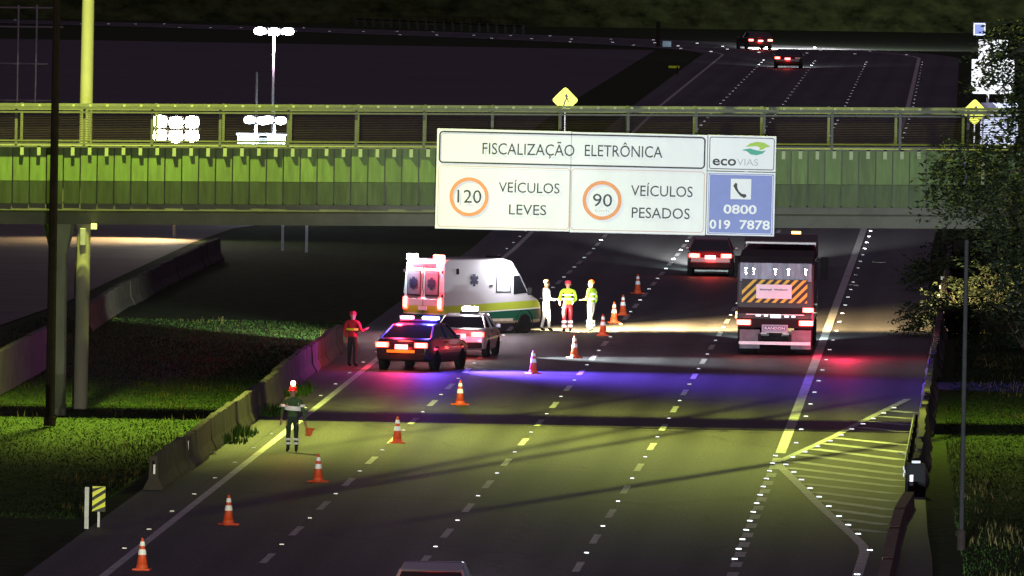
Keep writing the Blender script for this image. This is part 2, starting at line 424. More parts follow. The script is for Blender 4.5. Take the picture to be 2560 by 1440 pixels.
# ------------------------------------------------------------------ grass tufts (uncountable)
def blades(name, areas, label, hmin=0.02, hmax=0.075, w=0.016, seed=1, material=BLADE):
    rng = random.Random(seed); vs, fs = [], []
    for fn, n in areas:
        for _ in range(n):
            p = fn(rng)
            if p is None: continue
            a = rng.uniform(0, 2 * pi); h = rng.uniform(hmin, hmax); lx, ly = rng.uniform(-.06, .06), rng.uniform(-.06, .06)
            i = len(vs); ww = w * rng.uniform(.7, 1.5)
            vs += [(p[0] - cos(a) * ww, p[1] - sin(a) * ww, -0.03), (p[0] + cos(a) * ww, p[1] + sin(a) * ww, -0.03), (p[0] + lx, p[1] + ly, h - 0.03)]
            fs.append((i, i + 1, i + 2))
    me = bpy.data.meshes.new(name); me.from_pydata(vs, [], fs); me.materials.append(material)
    o = bpy.data.objects.new(name, me); col.objects.link(o)
    o['kind'] = 'stuff'; o['label'] = label; o['category'] = 'grass'
    return o
def left_patch(r):
    D = r.uniform(330, 470); x = line_x(0, D) - 2.3 - r.random() ** 1.5 * 11
    return (x, D)
def right_patch(r):
    D = r.uniform(296, 470); x = interp(D, GORE_R) + 0.7 + r.random() * 4.5
    return (x, D)
def barrier_foot(r):
    D = r.uniform(372, 412); x = line_x(0, D) - 1.28 + r.random() ** 2 * 0.6
    return (x, D) if (sin(D * 0.9) + sin(D * 0.37 + 1)) > 0.35 else None
blades('grass', [(left_patch, 60000), (right_patch, 42000)], 'short mown green grass along both sides of the road')
def tall_left(r):
    p = left_patch(r)
    return p if sin(p[0] * 1.3 + 2) + sin(p[1] * .31) + sin(p[1] * .9 + p[0]) > 1.0 else None
def tall_right(r):
    p = right_patch(r)
    return p if sin(p[0] * 1.7) + sin(p[1] * .27 + 1) + sin(p[1] * .8 + p[0]) > .9 else None
DRY = mat('dry_blade', (0.10, 0.085, 0.03), 0.85, var=0.4, scale=0.7, spec=0.1)
blades('tall_grass', [(tall_left, 9000), (tall_right, 9000)], 'taller dry grass tufts scattered over the verges', 0.07, 0.24, 0.014, 8, DRY)
blades('weeds', [(barrier_foot, 2500)], 'weeds growing at the foot of the left concrete barrier', 0.1, 0.34, 0.03, 5)

# ------------------------------------------------------------------ footbridge
BD0, BD1 = 387.0, 391.4                 # near and far faces
def bz(x): return 0.0124 * (x + 14.6)   # the deck climbs slightly to the right
BX0, BX1 = -22.0, 22.0
bridge = thing('road_bridge', 'green-panelled concrete bridge with mesh railings crossing the whole road', 'bridge', (0, 0, 0))
TOPZ, MIDZ, PBOT, BOT = 7.72, 6.75, 6.10, 5.50
def sheared(bm):
    for v in bm.verts: v.co.z += bz(v.co.x)
    return bm
bm = BM(); box(bm, (0, (BD0 + BD1) / 2, (TOPZ + 0.02 + PBOT) / 2), (BX1 - BX0, BD1 - BD0 - 0.2, TOPZ - PBOT - 0.04))
obj('deck', sheared(bm), GIRDER, bridge)
# girder beam under the panels
bm = BM(); slab(bm, [(BD0 + 0.22, BOT), (BD0 + 0.16, PBOT - 0.26), (BD0 + 0.02, PBOT - 0.2), (BD0 + 0.02, PBOT - 0.004), (BD1 - 0.02, PBOT - 0.004), (BD1 - 0.16, PBOT - 0.25), (BD1 - 0.22, BOT)], lambda y, z: BX1)
obj('girder', sheared(bm), GIRDER, bridge)
# fascia panels, one by one: upper face upright, lower face leaned back to put it in shade
PW = 0.4815
def panel_mesh(name, prof, m, w):
    bm = BM(); slab(bm, prof, lambda y, z: w / 2)
    bmesh.ops.recalc_face_normals(bm, faces=bm.faces[:])
    me = bpy.data.meshes.new(name); bm.to_mesh(me); bm.free(); me.materials.append(m); return me
up_me = panel_mesh('fascia_panel', [(0, 0), (0, TOPZ - MIDZ), (0.1, TOPZ - MIDZ), (0.1, 0)], PANEL, PW - 0.035)
lo_me = panel_mesh('fascia_panel_lower', [(0.0, 0), (-0.0, 0), (0.17, MIDZ - PBOT), (0.02, MIDZ - PBOT), (-0.06, 0)][2:] + [(0.10, 0.0), (0.17, 0.0)], PANEL_SHADE, PW - 0.035)
bm = BM(); slab(bm, [(0.03, MIDZ - PBOT - 0.01), (0.12, 0.0), (0.2, 0.0), (0.2, MIDZ - PBOT - 0.01)], lambda y, z: (PW - 0.035) / 2)
bmesh.ops.recalc_face_normals(bm, faces=bm.faces[:]); bpy.data.meshes.remove(lo_me)
lo_me = bpy.data.meshes.new('lower_panel'); bm.to_mesh(lo_me); bm.free(); lo_me.materials.append(PANEL_SHADE)
bm = BM(); box(bm, (0, 0, 0), (0.10, 0.05, 0.27)); tab_me = bpy.data.meshes.new('bracket'); bmesh.ops.recalc_face_normals(bm, faces=bm.faces[:]); bm.to_mesh(tab_me); bm.free(); tab_me.materials.append(TABM)
bm = BM(); box(bm, (0, 0, 0), (0.07, 0.09, 0.1)); clip_me = bpy.data.meshes.new('rail_clip'); bmesh.ops.recalc_face_normals(bm, faces=bm.faces[:]); bm.to_mesh(clip_me); bm.free(); clip_me.materials.append(TABM)
x = -17.4
rng = random.Random(11)
while x < 17.4:
    j = rng.uniform(-.006, .006)
    inst('fascia_panel', up_me, bridge, (x, BD0 - 0.1 + j, MIDZ + bz(x)), (rng.uniform(-.012, .012), 0, 0))
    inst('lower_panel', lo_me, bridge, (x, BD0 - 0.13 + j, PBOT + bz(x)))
    if rng.random() > 0.04:
        inst('bracket', tab_me, bridge, (x + 0.02, BD0 - 0.135, TOPZ - 0.11 + bz(x) + rng.uniform(-.02, .02)))
        inst('rail_clip', clip_me, bridge, (x + 0.02, BD0 - 0.02, 8.87 + bz(x)))
    x += PW
# railings: posts one by one, rails, wire mesh
pm = BM(); box(pm, (0, 0, 0.57), (0.075, 0.07, 1.14)); post_me = bpy.data.meshes.new('railing_post'); bmesh.ops.recalc_face_normals(pm, faces=pm.faces[:]); pm.to_mesh(post_me); pm.free(); post_me.materials.append(RAILM)
for side, Y in ((0, BD0 + 0.02), (1, BD1 - 0.05)):
    x = -18.06
    while x < 18:
        inst('railing_post', post_me, bridge, (x, Y, TOPZ + 0.02 + bz(x)), (0, 0, 0)); x += 1.935
    for nm, zc, h, dy in (('top_rail', 8.83, 0.075, 0.09), ('hand_rail', 8.70, 0.05, 0.06), ('bottom_rail', 7.80, 0.05, 0.06)):
        bm = BM(); box(bm, (0, Y - 0.045, zc), (44, dy, h)); obj(nm, sheared(bm), RAILM, bridge)
    bm = BM()
    for i in range(17):
        box(bm, (0, Y + 0.03, 7.86 + i * 0.0495), (44, 0.006, 0.009))
    o = obj('wire_mesh', sheared(bm), DARKM, bridge); o['kind'] = 'stuff'
# kerb coping under the railing
bm = BM(); box(bm, (0, BD0 - 0.03, TOPZ + 0.005), (44, 0.26, 0.05)); obj('coping', sheared(bm), RAILM, bridge)
for u in (2413, 2457):
    p = P(u, 432, BD0 - 0.14)
    bm = BM(); box(bm, p, (0.09, 0.03, 0.66)); obj('reflective_strip', bm, SHEET_B if u < 2430 else BAND, bridge)
p = P(235, 566, BD0 - 0.2); bm = BM(); box(bm, p, (0.17, 0.12, 0.16)); box(bm, p + Vector((0, 0.2, 0.02)), (0.06, 0.3, 0.05)); obj('junction_box', bm, SHEET, bridge)
# columns standing under the deck
for x, y in ((-12.98, 389.1), (18.4, 389.1)):
    bm = BM(); h = BOT + bz(x) - 0.01
    prof = [(-0.24, -0.4), (0.24, -0.4), (0.3, -0.3), (0.3, 0.3), (0.24, 0.4), (-0.24, 0.4), (-0.3, 0.3), (-0.3, -0.3)]
    lv = [(0, .86), (h * .5, .80), (h - 0.9, 0.80), (h - 0.35, 1.25), (h, 1.5)]
    rings = [[bm.verts.new((x + px * k, y + py * k, z)) for px, py in prof] for z, k in lv]
    for a, b in zip(rings, rings[1:]):
        for i in range(8): bm.faces.new((a[i], a[(i + 1) % 8], b[(i + 1) % 8], b[i]))
    bm.faces.new(rings[0]); bm.faces.new(rings[-1])
    obj('column', bm, mat('column_concrete', (0.17, 0.17, 0.155), 0.85, var=0.3, scale=1.2, bump=0.2, stretch=(1, 1, 0.3)), bridge)

# ------------------------------------------------------------------ text
CAPH = {}
def text_mesh(s, bold=0.0):
    cu = bpy.data.curves.new('lettering', 'FONT'); cu.body = s; cu.size = 1.0; cu.offset = bold; cu.resolution_u = 3
    o = bpy.data.objects.new('lettering', cu); col.objects.link(o)
    dg = bpy.context.evaluated_depsgraph_get()
    me = bpy.data.meshes.new_from_object(o.evaluated_get(dg))
    bpy.data.objects.remove(o); bpy.data.curves.remove(cu)
    return me
def lettering(parent, s, x0, x1, z0, cap, material, y=-0.012, bold=0.0, name='lettering'):
    if bold not in CAPH:
        h = text_mesh('H', bold); CAPH[bold] = max(v.co.y for v in h.vertices); bpy.data.meshes.remove(h)
    me = text_mesh(s, bold)
    mnx = min(v.co.x for v in me.vertices); mxx = max(v.co.x for v in me.vertices)
    for v in me.vertices:
        v.co = Vector((x0 + (v.co.x - mnx) / (mxx - mnx) * (x1 - x0), y, z0 + v.co.y / CAPH[bold] * cap))
    me.materials.clear(); me.materials.append(material)
    o = bpy.data.objects.new(name, me); col.objects.link(o); o.parent = parent
    return o
def frame_sheet(parent, x0, x1, z0, z1, w, r, material, name='border', y=-0.008):
    """rounded rectangular outline lying on a board"""
    bm = BM(); ring = []
    for k in (0, 1):
        rr = max(r - w * k, 0.005); pts = []
        for cx, cz, a0 in ((x1 - r, z1 - r, 0), (x0 + r, z1 - r, 90), (x0 + r, z0 + r, 180), (x1 - r, z0 + r, 270)):
            for i in range(5):
                a = R(a0 + 90 * i / 4); pts.append(bm.verts.new((cx + rr * cos(a), y, cz + rr * sin(a))))
        ring.append(pts)
    n = len(ring[0])
    for i in range(n): bm.faces.new((ring[0][i], ring[0][(i + 1) % n], ring[1][(i + 1) % n], ring[1][i]))
    return obj(name, bm, material, parent)
def disc_ring(parent, cx, cz, ro, ri, material, name='ring', y=-0.009, n=40, gaps=()):
    bm = BM()
    for k in range(n):
        if k in gaps: continue
        q = []
        for rr, kk in ((ro, k), (ro, k + 1), (ri, k + 1), (ri, k)):
            a = 2 * pi * kk / n; q.append(bm.verts.new((cx + rr * cos(a), y, cz + rr * sin(a))))
        bm.faces.new(q)
    return obj(name, bm, material, parent)
def sheet_poly(parent, pts, material, name, y=-0.009):
    bm = BM(); poly_sheet(bm, [(x, y, z) for x, z in pts]); return obj(name, bm, material, parent)
def stroke(parent, pts, w, material, name='symbol', y=-0.012):
    """a pen stroke of given widths in the plane of a board"""
    bm = BM(); ws = w if isinstance(w, (list, tuple)) else [w] * len(pts); L, Rr = [], []
    for i, p in enumerate(pts):
        a, b = pts[max(i - 1, 0)], pts[min(i + 1, len(pts) - 1)]
        dx, dz = b[0] - a[0], b[1] - a[1]; l = math.hypot(dx, dz) or 1
        nx_, nz_ = -dz / l * ws[i] / 2, dx / l * ws[i] / 2
        L.append(Vector((p[0] - nx_, y, p[1] - nz_))); Rr.append(Vector((p[0] + nx_, y, p[1] + nz_)))
    ribbon(bm, L, Rr); return obj(name, bm, material, parent)

# ------------------------------------------------------------------ the big speed-enforcement sign hung on the bridge
SD = 386.0; K = SD / F                      # metres per photograph pixel at the sign
org = P(1087.5, 571, SD)
sign = thing('overhead_sign', 'wide white speed enforcement sign with two orange rings hung on the bridge', 'road sign', org)
sign.rotation_euler = (0, R(0.36), 0)
def sx(u): return (u - 1089) * K
def sz(u, v): return (571 + 0.0237 * (u - 1089) - v) * K
def board(x0, x1, z0, z1, m, name):
    bm = BM(); box(bm, ((x0 + x1) / 2, 0.03, (z0 + z1) / 2), (x1 - x0, 0.06, z1 - z0)); return obj(name, bm, m, sign)
W1, W2 = sx(1425), sx(1765)
board(0, W1 - 0.006, 0, 2.84, SHEET, 'panel'); o = board(W1 + 0.006, W2, -0.015, 2.83, SHEET, 'panel')
board(W2 + 0.02, sx(1937), sz(1850, 428), 2.84, SHEET, 'panel'); board(W2 + 0.02, sx(1937), 0, sz(1850, 430), SHEET, 'panel')
frame_sheet(sign, 0.055, W2 - 0.05, sz(1430, 415), 2.78, 0.045, 0.12, INK)
frame_sheet(sign, 0.055, W1 - 0.01, 0.05, sz(1430, 421), 0.022, 0.1, INK_SOFT)
frame_sheet(sign, W1 + 0.02, W2 - 0.05, 0.05, sz(1430, 421), 0.022, 0.1, INK_SOFT)
def sgn_text(s, u0, u1, vb, cap_px, m=INK, bold=0.0):
    um = (u0 + u1) / 2
    lettering(sign, s, sx(u0), sx(u1), sz(um, vb), cap_px * K, m, bold=bold)
sgn_text('FISCALIZAÇÃO', 1203, 1433, 387.5, 28); sgn_text('ELETRÔNICA', 1459, 1653, 392, 28)
sgn_text('120', 1143, 1203, 507, 32); sgn_text('90', 1482, 1530, 516, 31)
sgn_text('VEÍCULOS', 1246, 1398, 482, 25); sgn_text('LEVES', 1273, 1366, 537, 25)
sgn_text('VEÍCULOS', 1577, 1731, 491, 26); sgn_text('PESADOS', 1580, 1725, 546, 26)
sgn_text('km/h', 1489, 1523, 530, 7, GREYINK)
disc_ring(sign, sx(1172), sz(1172, 492), 49 * K, 40 * K, ORANGE); disc_ring(sign, sx(1505), sz(1505, 501), 49 * K, 40 * K, ORANGE)
frame_sheet(sign, W2 + 0.06, sx(1933), sz(1850, 424), 2.79, 0.022, 0.06, INK)
sgn_text('eco', 1779, 1838, 413, 24, INK, 0.018); sgn_text('VIAS', 1840, 1893, 413.5, 16, GREYINK)
def leaf(us): return [(sx(u), sz(u, v)) for u, v in us]
sheet_poly(sign, leaf([(1861, 367), (1872, 358), (1890, 354), (1907, 357), (1923, 366), (1911, 369), (1903, 374), (1894, 376), (1897, 369), (1888, 365), (1875, 366)]), LEAF1, 'leaf_emblem')
sheet_poly(sign, leaf([(1845, 378), (1858, 373), (1872, 371), (1886, 375), (1900, 378), (1912, 376), (1903, 384), (1888, 388), (1874, 386), (1864, 378), (1853, 375.5)]), LEAF2, 'leaf_emblem')
sheet_poly(sign, [(W2 + 0.055, 0.035), (sx(1933), 0.035), (sx(1933), sz(1850, 434)), (W2 + 0.055, sz(1850, 434))], SHEET_B, 'blue_field', -0.005)
frame_sheet(sign, W2 + 0.075, sx(1931), 0.055, sz(1850, 436), 0.016, 0.06, SHEET)
sheet_poly(sign, [(sx(1826), sz(1850, 498)), (sx(1877), sz(1850, 498)), (sx(1877), sz(1850, 447)), (sx(1826), sz(1850, 447))], SHEET, 'phone_field', -0.008)
stroke(sign, leaf([(1840, 458), (1837, 464), (1840, 472), (1845, 480), (1852, 487), (1860, 490), (1865, 488)]), [.06, .11, .07, .055, .07, .11, .06], INK, 'phone_symbol')
sgn_text('0800', 1809, 1892, 534, 22, SHEET, 0.022); sgn_text('019', 1775, 1827, 571.5, 22, SHEET, 0.022); sgn_text('7878', 1850, 1926, 573, 22, SHEET, 0.022)
# hangers behind the boards
for xx in (0.9, 3.0, 5.2, 6.9, 8.8):
    bm = BM(); box(bm, (xx, 0.10, 1.5), (0.1, 0.08, 2.5)); box(bm, (xx, 0.48, 2.2), (0.06, 0.70, 0.06)); box(bm, (xx, 0.45, 0.75), (0.06, 0.64, 0.06)); obj('hanger', bm, GALV, sign)

# ------------------------------------------------------------------ concrete barriers
def barrier_mesh(name, L, h, m, wb=0.5, seed=0):
    rng = random.Random(seed); bm = BM()
    prof = [(-wb / 2, 0), (wb / 2, 0), (wb / 2, 0.08), (wb * .26, 0.3), (wb * .17, h), (-wb * .17, h), (-wb * .26, 0.3), (-wb / 2, 0.08)]
    n = 6; rings = []
    for i in range(n + 1):
        y = -L / 2 + L * i / n
        rings.append([bm.verts.new((px + rng.uniform(-.012, .012), y, pz + (rng.uniform(-.02, .02) if pz > 0.05 else 0))) for px, pz in prof])
    for a, b in zip(rings, rings[1:]):
        for i in range(8): bm.faces.new((a[i], a[(i + 1) % 8], b[(i + 1) % 8], b[i]))
    bm.faces.new(rings[0]); bm.faces.new(rings[-1])
    bmesh.ops.recalc_face_normals(bm, faces=bm.faces[:])
    me = bpy.data.meshes.new(name); bm.to_mesh(me); bm.free(); me.materials.append(m); return me
SEG = 3.9
bar_a, bar_b = barrier_mesh('barrier_segment', SEG - 0.05, 0.86, CONC_D, seed=1), barrier_mesh('barrier_segment', SEG - 0.05, 0.92, CONC, seed=2)
def barrier(label, path, z_jit=0.03, m=(bar_a, bar_b), seed=4):
    rng = random.Random(seed)
    path = [Vector((p.x, p.y, 0)) for p in path]
    t = thing('concrete_barrier', label, 'barrier', (path[0].x, path[0].y, 0))
    i, pos = 0, path[0].copy()
    total = [path[0]]
    for a, b in zip(path, path[1:]):
        d = (b - a); L = d.length; d.normalize(); s = 0.0
        while s + SEG <= L + 0.2:
            p = a + d * (s + SEG / 2)
            inst('barrier_segment', rng.choice(m), t, (p.x - path[0].x + rng.uniform(-.04, .04), p.y - path[0].y, rng.uniform(-z_jit, 0)), (0, 0, -atan2(d.x, d.y) + rng.uniform(-.012, .012)))
            s += SEG
    return t
lb = barrier('old stained concrete barrier along the left edge of the road', [Vector((line_x(0, D) - 1.45, D, 0)) for D in (345, 364.5, 403.5)], m=(bar_a,))
lb2 = barrier('farther concrete barrier stretch in red and violet light left of the police car', [Vector((line_x(0, D) - 1.6, D, 0)) for D in (404.4, 443.4)], seed=9, m=(bar_a,))
for v, u in ((1105, 468), (1166, 375)):
    p = P(u, v, G(u + 75, v + 62).y - 1.5)
    p = Vector((line_x(0, p.y) - 1.45, p.y, 0.62))
    bm = BM(); box(bm, p - lb.location + Vector((0.13, -0.1, 0)), (0.05, 0.03, 0.24)); obj('reflective_strip', bm, BAND, lb)
rb = barrier('concrete barrier along the right edge beside the hatched gore', [Vector(p) for p in ((10.55, 352, 0), (11.75, 385, 0), (13.1, 422, 0))], seed=6)
rb2 = barrier('dark concrete barrier receding behind the truck on the right', [Vector(p) for p in ((13.25, 426, 0), (14.85, 470, 0), (17.8, 552, 0))], seed=8, m=(bar_a,))
for k, (u, v) in enumerate(((2318, 942), (2309, 1003), (2297, 1055), (2293, 1095))):
    D = G(u - 12, v + 40).y; xx = interp(D, [(352, 10.55), (385, 11.75), (422, 13.1)])
    bm = BM(); box(bm, Vector((xx - 0.12, D, 0.6)) - rb.location, (0.05, 0.03, 0.2)); obj('reflective_strip', bm, BAND, rb)
for v in (690, 713, 738):
    D = G(2330, v + 45).y; xx = interp(D, [(426, 13.25), (470, 14.85), (552, 17.8)])
    bm = BM(); box(bm, Vector((xx - 0.17, D, 0.6)) - rb2.location, (0.09, 0.03, 0.13)); obj('reflective_strip', bm, BAND, rb2)
# lower wall with a worn brown edge in the near right corner
t = thing('retaining_kerb', 'worn brown kerb wall in the near right corner below the barrier', 'kerb', (8.55, 309.8, 0))
pts = [(7.9, 292), (8.2, 301), (8.55, 309.8), (9.1, 324.3), (9.5, 334), (10.0, 343)]
for i, (a, b) in enumerate(zip(pts, pts[1:])):
    bm = BM(); A, B = Vector((a[0] - 8.55, a[1] - 309.8, 0)), Vector((b[0] - 8.55, b[1] - 309.8, 0)); d = (B - A).normalized(); n = Vector((d.y, -d.x, 0))
    M_ = Matrix.Translation((A + B) / 2) @ Matrix.Rotation(-atan2(d.x, d.y), 4, 'Z')
    box(bm, (0.12, 0, 0.2), (0.28, (B - A).length - 0.06, 0.4), 0, 0.92, M_); obj('kerb_stone', bm, mat('brown_kerb', (0.16, 0.10, 0.06), 0.9, var=0.5, scale=4, bump=0.5), t)
# crash cushion box with a white cap at the barrier's near end
t = thing('barrier_end_block', 'dark end block with white cap where the right barrier begins', 'barrier', (10.45, 349.0, 0))
bm = BM(); box(bm, (0, 0, 0.42), (0.5, 0.9, 0.84)); obj('body', bm, BLACKP, t, bevel=0.03)
bm = BM(); box(bm, (0, -0.1, 0.88), (0.22, 0.3, 0.06)); obj('cap', bm, SHEET, t)
bm = BM(); box(bm, (-0.12, -0.47, 0.42), (0.09, 0.02, 0.28)); obj('reflective_strip', bm, BAND, t)
t = thing('guard_rail', 'pale steel guard rail strip along the right gore edge', 'guard rail', (10.2, 350, 0))
for i in range(9):
    bm = BM(); box(bm, (0.05 + i * 0.151, i * 4.1, 0.35), (0.07, 0.1, 0.7)); obj('post', bm, DARKM, t)
bm = BM()
for i in range(8):
    A, B = Vector((-0.03 + i * 0.151, i * 4.1, 0)), Vector((-0.03 + (i + 1) * 0.151, (i + 1) * 4.1, 0)); d = (B - A).normalized()
    M_ = Matrix.Translation((A + B) / 2) @ Matrix.Rotation(-atan2(d.x, d.y), 4, 'Z')
    box(bm, (0, 0, 0.66), (0.03, 4.1, 0.10), 0, 1, M_); box(bm, (0.025, 0, 0.575), (0.03, 4.1, 0.07), 0, 1, M_); box(bm, (0, 0, 0.49), (0.03, 4.1, 0.10), 0, 1, M_)
obj('rail', bm, GALV, t)
# end-of-barrier hazard marker and its white post
p = G(216, 1322)
t = thing('marker_post', 'slim white roadside post beside the yellow hazard marker', 'post', p)
bm = BM(); box(bm, (0, 0, 0.5), (0.10, 0.06, 1.0)); obj('post', bm, mat('white_post', (0.6, 0.62, 0.64), 0.6, var=0.2), t)
p = G(246, 1318); p.z = 0
t = thing('hazard_marker', 'yellow and black striped hazard marker at the left barrier end', 'road sign', p)
bm = BM(); box(bm, (0, 0.05, 0.45), (0.06, 0.05, 0.9)); obj('post', bm, GALV, t)
bm = BM(); box(bm, (0, 0, 0.68), (0.32, 0.02, 0.62)); obj('plate', bm, INK, t)
for i in range(4):
    z0 = 0.30 + i * 0.21; q = [(-0.155, z0), (0.155, z0 + 0.2), (0.155, z0 + 0.32), (-0.155, z0 + 0.12)]
    q = [(x, min(max(z, 0.38), 0.98)) for x, z in q]
    sheet_poly(t, q, YELLOW, 'stripe', -0.014)

# left: concrete wall and earth bank
A, B = G(-60, 1018), G(118, 918)
t = thing('concrete_wall', 'low concrete wall on the grass at the far left edge', 'wall', A)
d = (B - A); L = d.length; d.normalize(); n = 7
for i in range(n):
    bm = BM(); M_ = Matrix.Translation(d * (L * (i + .5) / n)) @ Matrix.Rotation(-atan2(d.x, d.y), 4, 'Z')
    box(bm, (0, 0, 0.65), (0.2, L / n - 0.04, 1.3 + 0.03 * sin(i * 3)), 0, 1, M_); obj('wall_panel', bm, CONC, t)
barrier('low dark barrier along the lit side road under the bridge at the left', [G(212, 762, .9), G(300, 706, .9), G(420, 649, .9), G(548, 590, .9)], seed=14, m=(bar_a,))
# ------------------------------------------------------------------ lamps and poles
def flood_mat(): return E_STREET
YG = (0.86, 1.0, 0.16)
# tall pale pole behind the bridge
p = Vector((-12.45, 393.6, 0))
t = thing('concrete_pole', 'tall pale concrete pole rising behind the bridge near its left column', 'pole', p)
bm = BM(); tube(bm, [(0, 0, 0), (0.03, 0, 6.5), (0.06, 0, 15.5)], [0.215, 0.195, 0.165], 14); obj('shaft', bm, POLE_CONC, t, smooth=True)
bm = BM(); box(bm, (0.0, -0.27, 5.0), (0.17, 0.16, 0.5), 0.2); obj('control_box', bm, GALV, t, bevel=0.02)
bm = BM(); tube(bm, [(-0.17, -0.14, 4.7), (-0.2, -0.13, 3.6), (-0.19, -0.13, 2.4), (-0.21, -0.1, 0)], 0.022, 6); obj('cable', bm, BLACKP, t)
# dark lamp post in front of the bridge, its lamp above the picture
def street_lamp(label, base, top, arm, energy, colr, aim, angle, group=None, r0=0.135, r1=0.075, m=DARKM, lens=E_STREET, head=(0.34, 0.7, 0.12)):
    t = thing('street_lamp', label, 'street lamp', base, 0, group)
    bm = BM(); tube(bm, [(0, 0, 0), (0, 0, 0.25), (0, 0, 0.26), (0, 0, top)], [r0 * 1.25, r0 * 1.25, r0, r1], 12); obj('post', bm, m, t, smooth=True)
    a = Vector(arm); e = Vector((0, 0, top)) + a
    bm = BM(); tube(bm, [(0, 0, top - 0.25), (a.x * .3, a.y * .3, top + a.z * .7), e], [r1 * .8, r1 * .7, r1 * .6], 8); obj('arm', bm, m, t, smooth=True)
    ang = atan2(a.y, a.x) - pi / 2
    M_ = Matrix.Translation(e) @ Matrix.Rotation(ang, 4, 'Z')
    bm = BM(); box(bm, (0, 0.15, 0.02), head, 0, 0.8, M_); h = obj('lamp_head', bm, m, t, bevel=0.03)
    bm = BM(); lathe(bm, [(head[0] * .28, -0.09), (head[0] * .42, -0.045)], 14, M_ @ Vector((0, 0.2, 0))); obj('lens', bm, lens, h)
    le = M_ @ Vector((0, 0.2, -0.14))
    light('SPOT', 'lamp_light', le, energy, colr, t, 0.2, Vector(aim) - Vector(base), angle, 1.0)
    return t
street_lamp('tapered dark lamp post standing in front of the bridge at the left', (-12.92, 381.9, 0), 20.5, (0.25, 1.9, 0.5), 80000, YG, (-10.5, 385.0, 0), 118)
street_lamp('tall street lamp whose post stands beyond the right grass', (17.6, 384.8, 0), 20.5, (-9.8, 1.8, 0.6), 38000, YG, (7.0, 384.5, 0), 142)
t = thing('thin_pole', 'tall thin grey pole on the right grass verge', 'pole', (10.75, 322, 0))
bm = BM(); tube(bm, [(0, 0, 0), (0, 0, 7.35)], [0.06, 0.05], 10); obj('shaft', bm, mat('dull_steel', (.022, .022, .022), .95, spec=.05), t, smooth=True)
bm = BM(); lathe(bm, [(0.1, 0.0), (0.1, 0.45), (0.065, 0.5)], 10); obj('footing', bm, DARKM, t)
# overhead cables that throw the diagonal shadows
def cable(label, a, b, sag, r=0.016):
    a, b = Vector(a), Vector(b); bm = BM()
    tube(bm, [a.lerp(b, i / 24) + Vector((0, 0, -sag * 4 * (i / 24) * (1 - i / 24))) for i in range(25)], r, 6)
    return tag(obj('overhead_cable', bm, BLACKP), label, 'cable', 'overhead cables above the road')
LX, LY, LZ = 7.6, 386.6, 20.95
def cable_for(label, ga, gb, zc):
    """a straight cable at height zc whose shadow from the right lamp runs through two points of the road"""
    k = (LZ - zc) / LZ
    A = Vector((LX + (ga.x - LX) * k, LY + (ga.y - LY) * k, zc)); B = Vector((LX + (gb.x - LX) * k, LY + (gb.y - LY) * k, zc))
    d = (B - A).normalized()
    cable(label, A - d * 14, B + d * 14, 0.0, 0.11)
cable_for('highest overhead cable crossing above the right lane in front of the bridge', G(1060, 1075), G(1960, 935), 13.0)
cable_for('middle overhead cable crossing above the right lane in front of the bridge', G(1200, 1165), G(1940, 1040), 12.9)
cable_for('lowest overhead cable crossing above the left lanes in front of the bridge', G(620, 1255), G(1500, 1085), 13.1)
cable_for('nearest overhead cable crossing above the right lane in front of the bridge', G(1100, 1290), G(1930, 1160), 12.8)

# lamps behind the bridge, extra heads added to widen their bright glare
def post_lamp(name, label, u, v, D, energy, colr, lens, aim, angle=150, head=(.6, .3, 1, 1), extra=0.0):
    p = P(u, v, D)
    t = thing(name, label, 'street lamp', (p.x, p.y, 0))
    bm = BM(); tube(bm, [(0, 0.25, 0), (0, 0.25, p.z + 0.1 + extra)], [0.075, 0.05], 8); obj('post', bm, GALV, t, smooth=True)
    hw_, hh, cols, rows = head
    bm = BM(); box(bm, (0, 0.2, p.z), (hw_ * cols * 1.12, .07, .07)); box(bm, (0, 0.2, p.z), (.07, .07, hh * rows * 1.1)); obj('crossarm', bm, GALV, t)
    for ci in range(cols):
        for ri in range(rows):
            cx = (ci - (cols - 1) / 2) * hw_ * 1.12; cz = p.z + (ri - (rows - 1) / 2) * hh * 1.14 - .06 * hh * (ci % 2)
            bm = BM(); box(bm, (cx, 0.06, cz), (hw_, .22, hh)); h = obj('lamp_head', bm, GALV, t, bevel=.04)
            bm = BM(); lathe(bm, [(.40, -.03), (.47, -.012), (.5, .02), (.5, .06)], 22, (0, -.09, 0), 'Y')
            for v_ in bm.verts: v_.co = Vector((cx + v_.co.x * hw_ * .98, v_.co.y, cz + v_.co.z * hh * .98))
            obj('lens', bm, lens, h, smooth=True)
    hh = hh * rows
    light('SPOT', 'lamp_light', (0, 0.0, p.z - hh / 2 - .2), energy, colr, t, 0.2, Vector(aim) - Vector((p.x, p.y, 0)), angle, 0.8)
    return t
E_WARM = lampm('lamp_warm', (1.0, 0.93, 0.72), 90)
E_COOL = lampm('lamp_cool', (0.8, 0.92, 1.0), 60)
lp = P(440, 322, 566)
post_lamp('street_lamp', 'warm white lamp just above the bridge panels, extra heads added for its glare', 440, 322, 566, 11000, (1.0, 0.66, 0.30), E_WARM, (lp.x - 2.0, 563, 0), 80, (.60, .52, 3, 2))
post_lamp('flood_lamp', 'cool white flood lamp above the white kiosk, left one of two', 640, 300, 598, 1500, (0.7, 0.85, 1.0), E_COOL, (-11.0, 600.5, 2.0), 130, (.50, .36, 2, 1), 2.0)
post_lamp('flood_lamp', 'cool white flood lamp above the white kiosk, right one of two', 686, 300, 598, 1500, (0.7, 0.85, 1.0), E_COOL, (-10.8, 600.5, 2.0), 130, (.50, .36, 2, 1), 0.4)
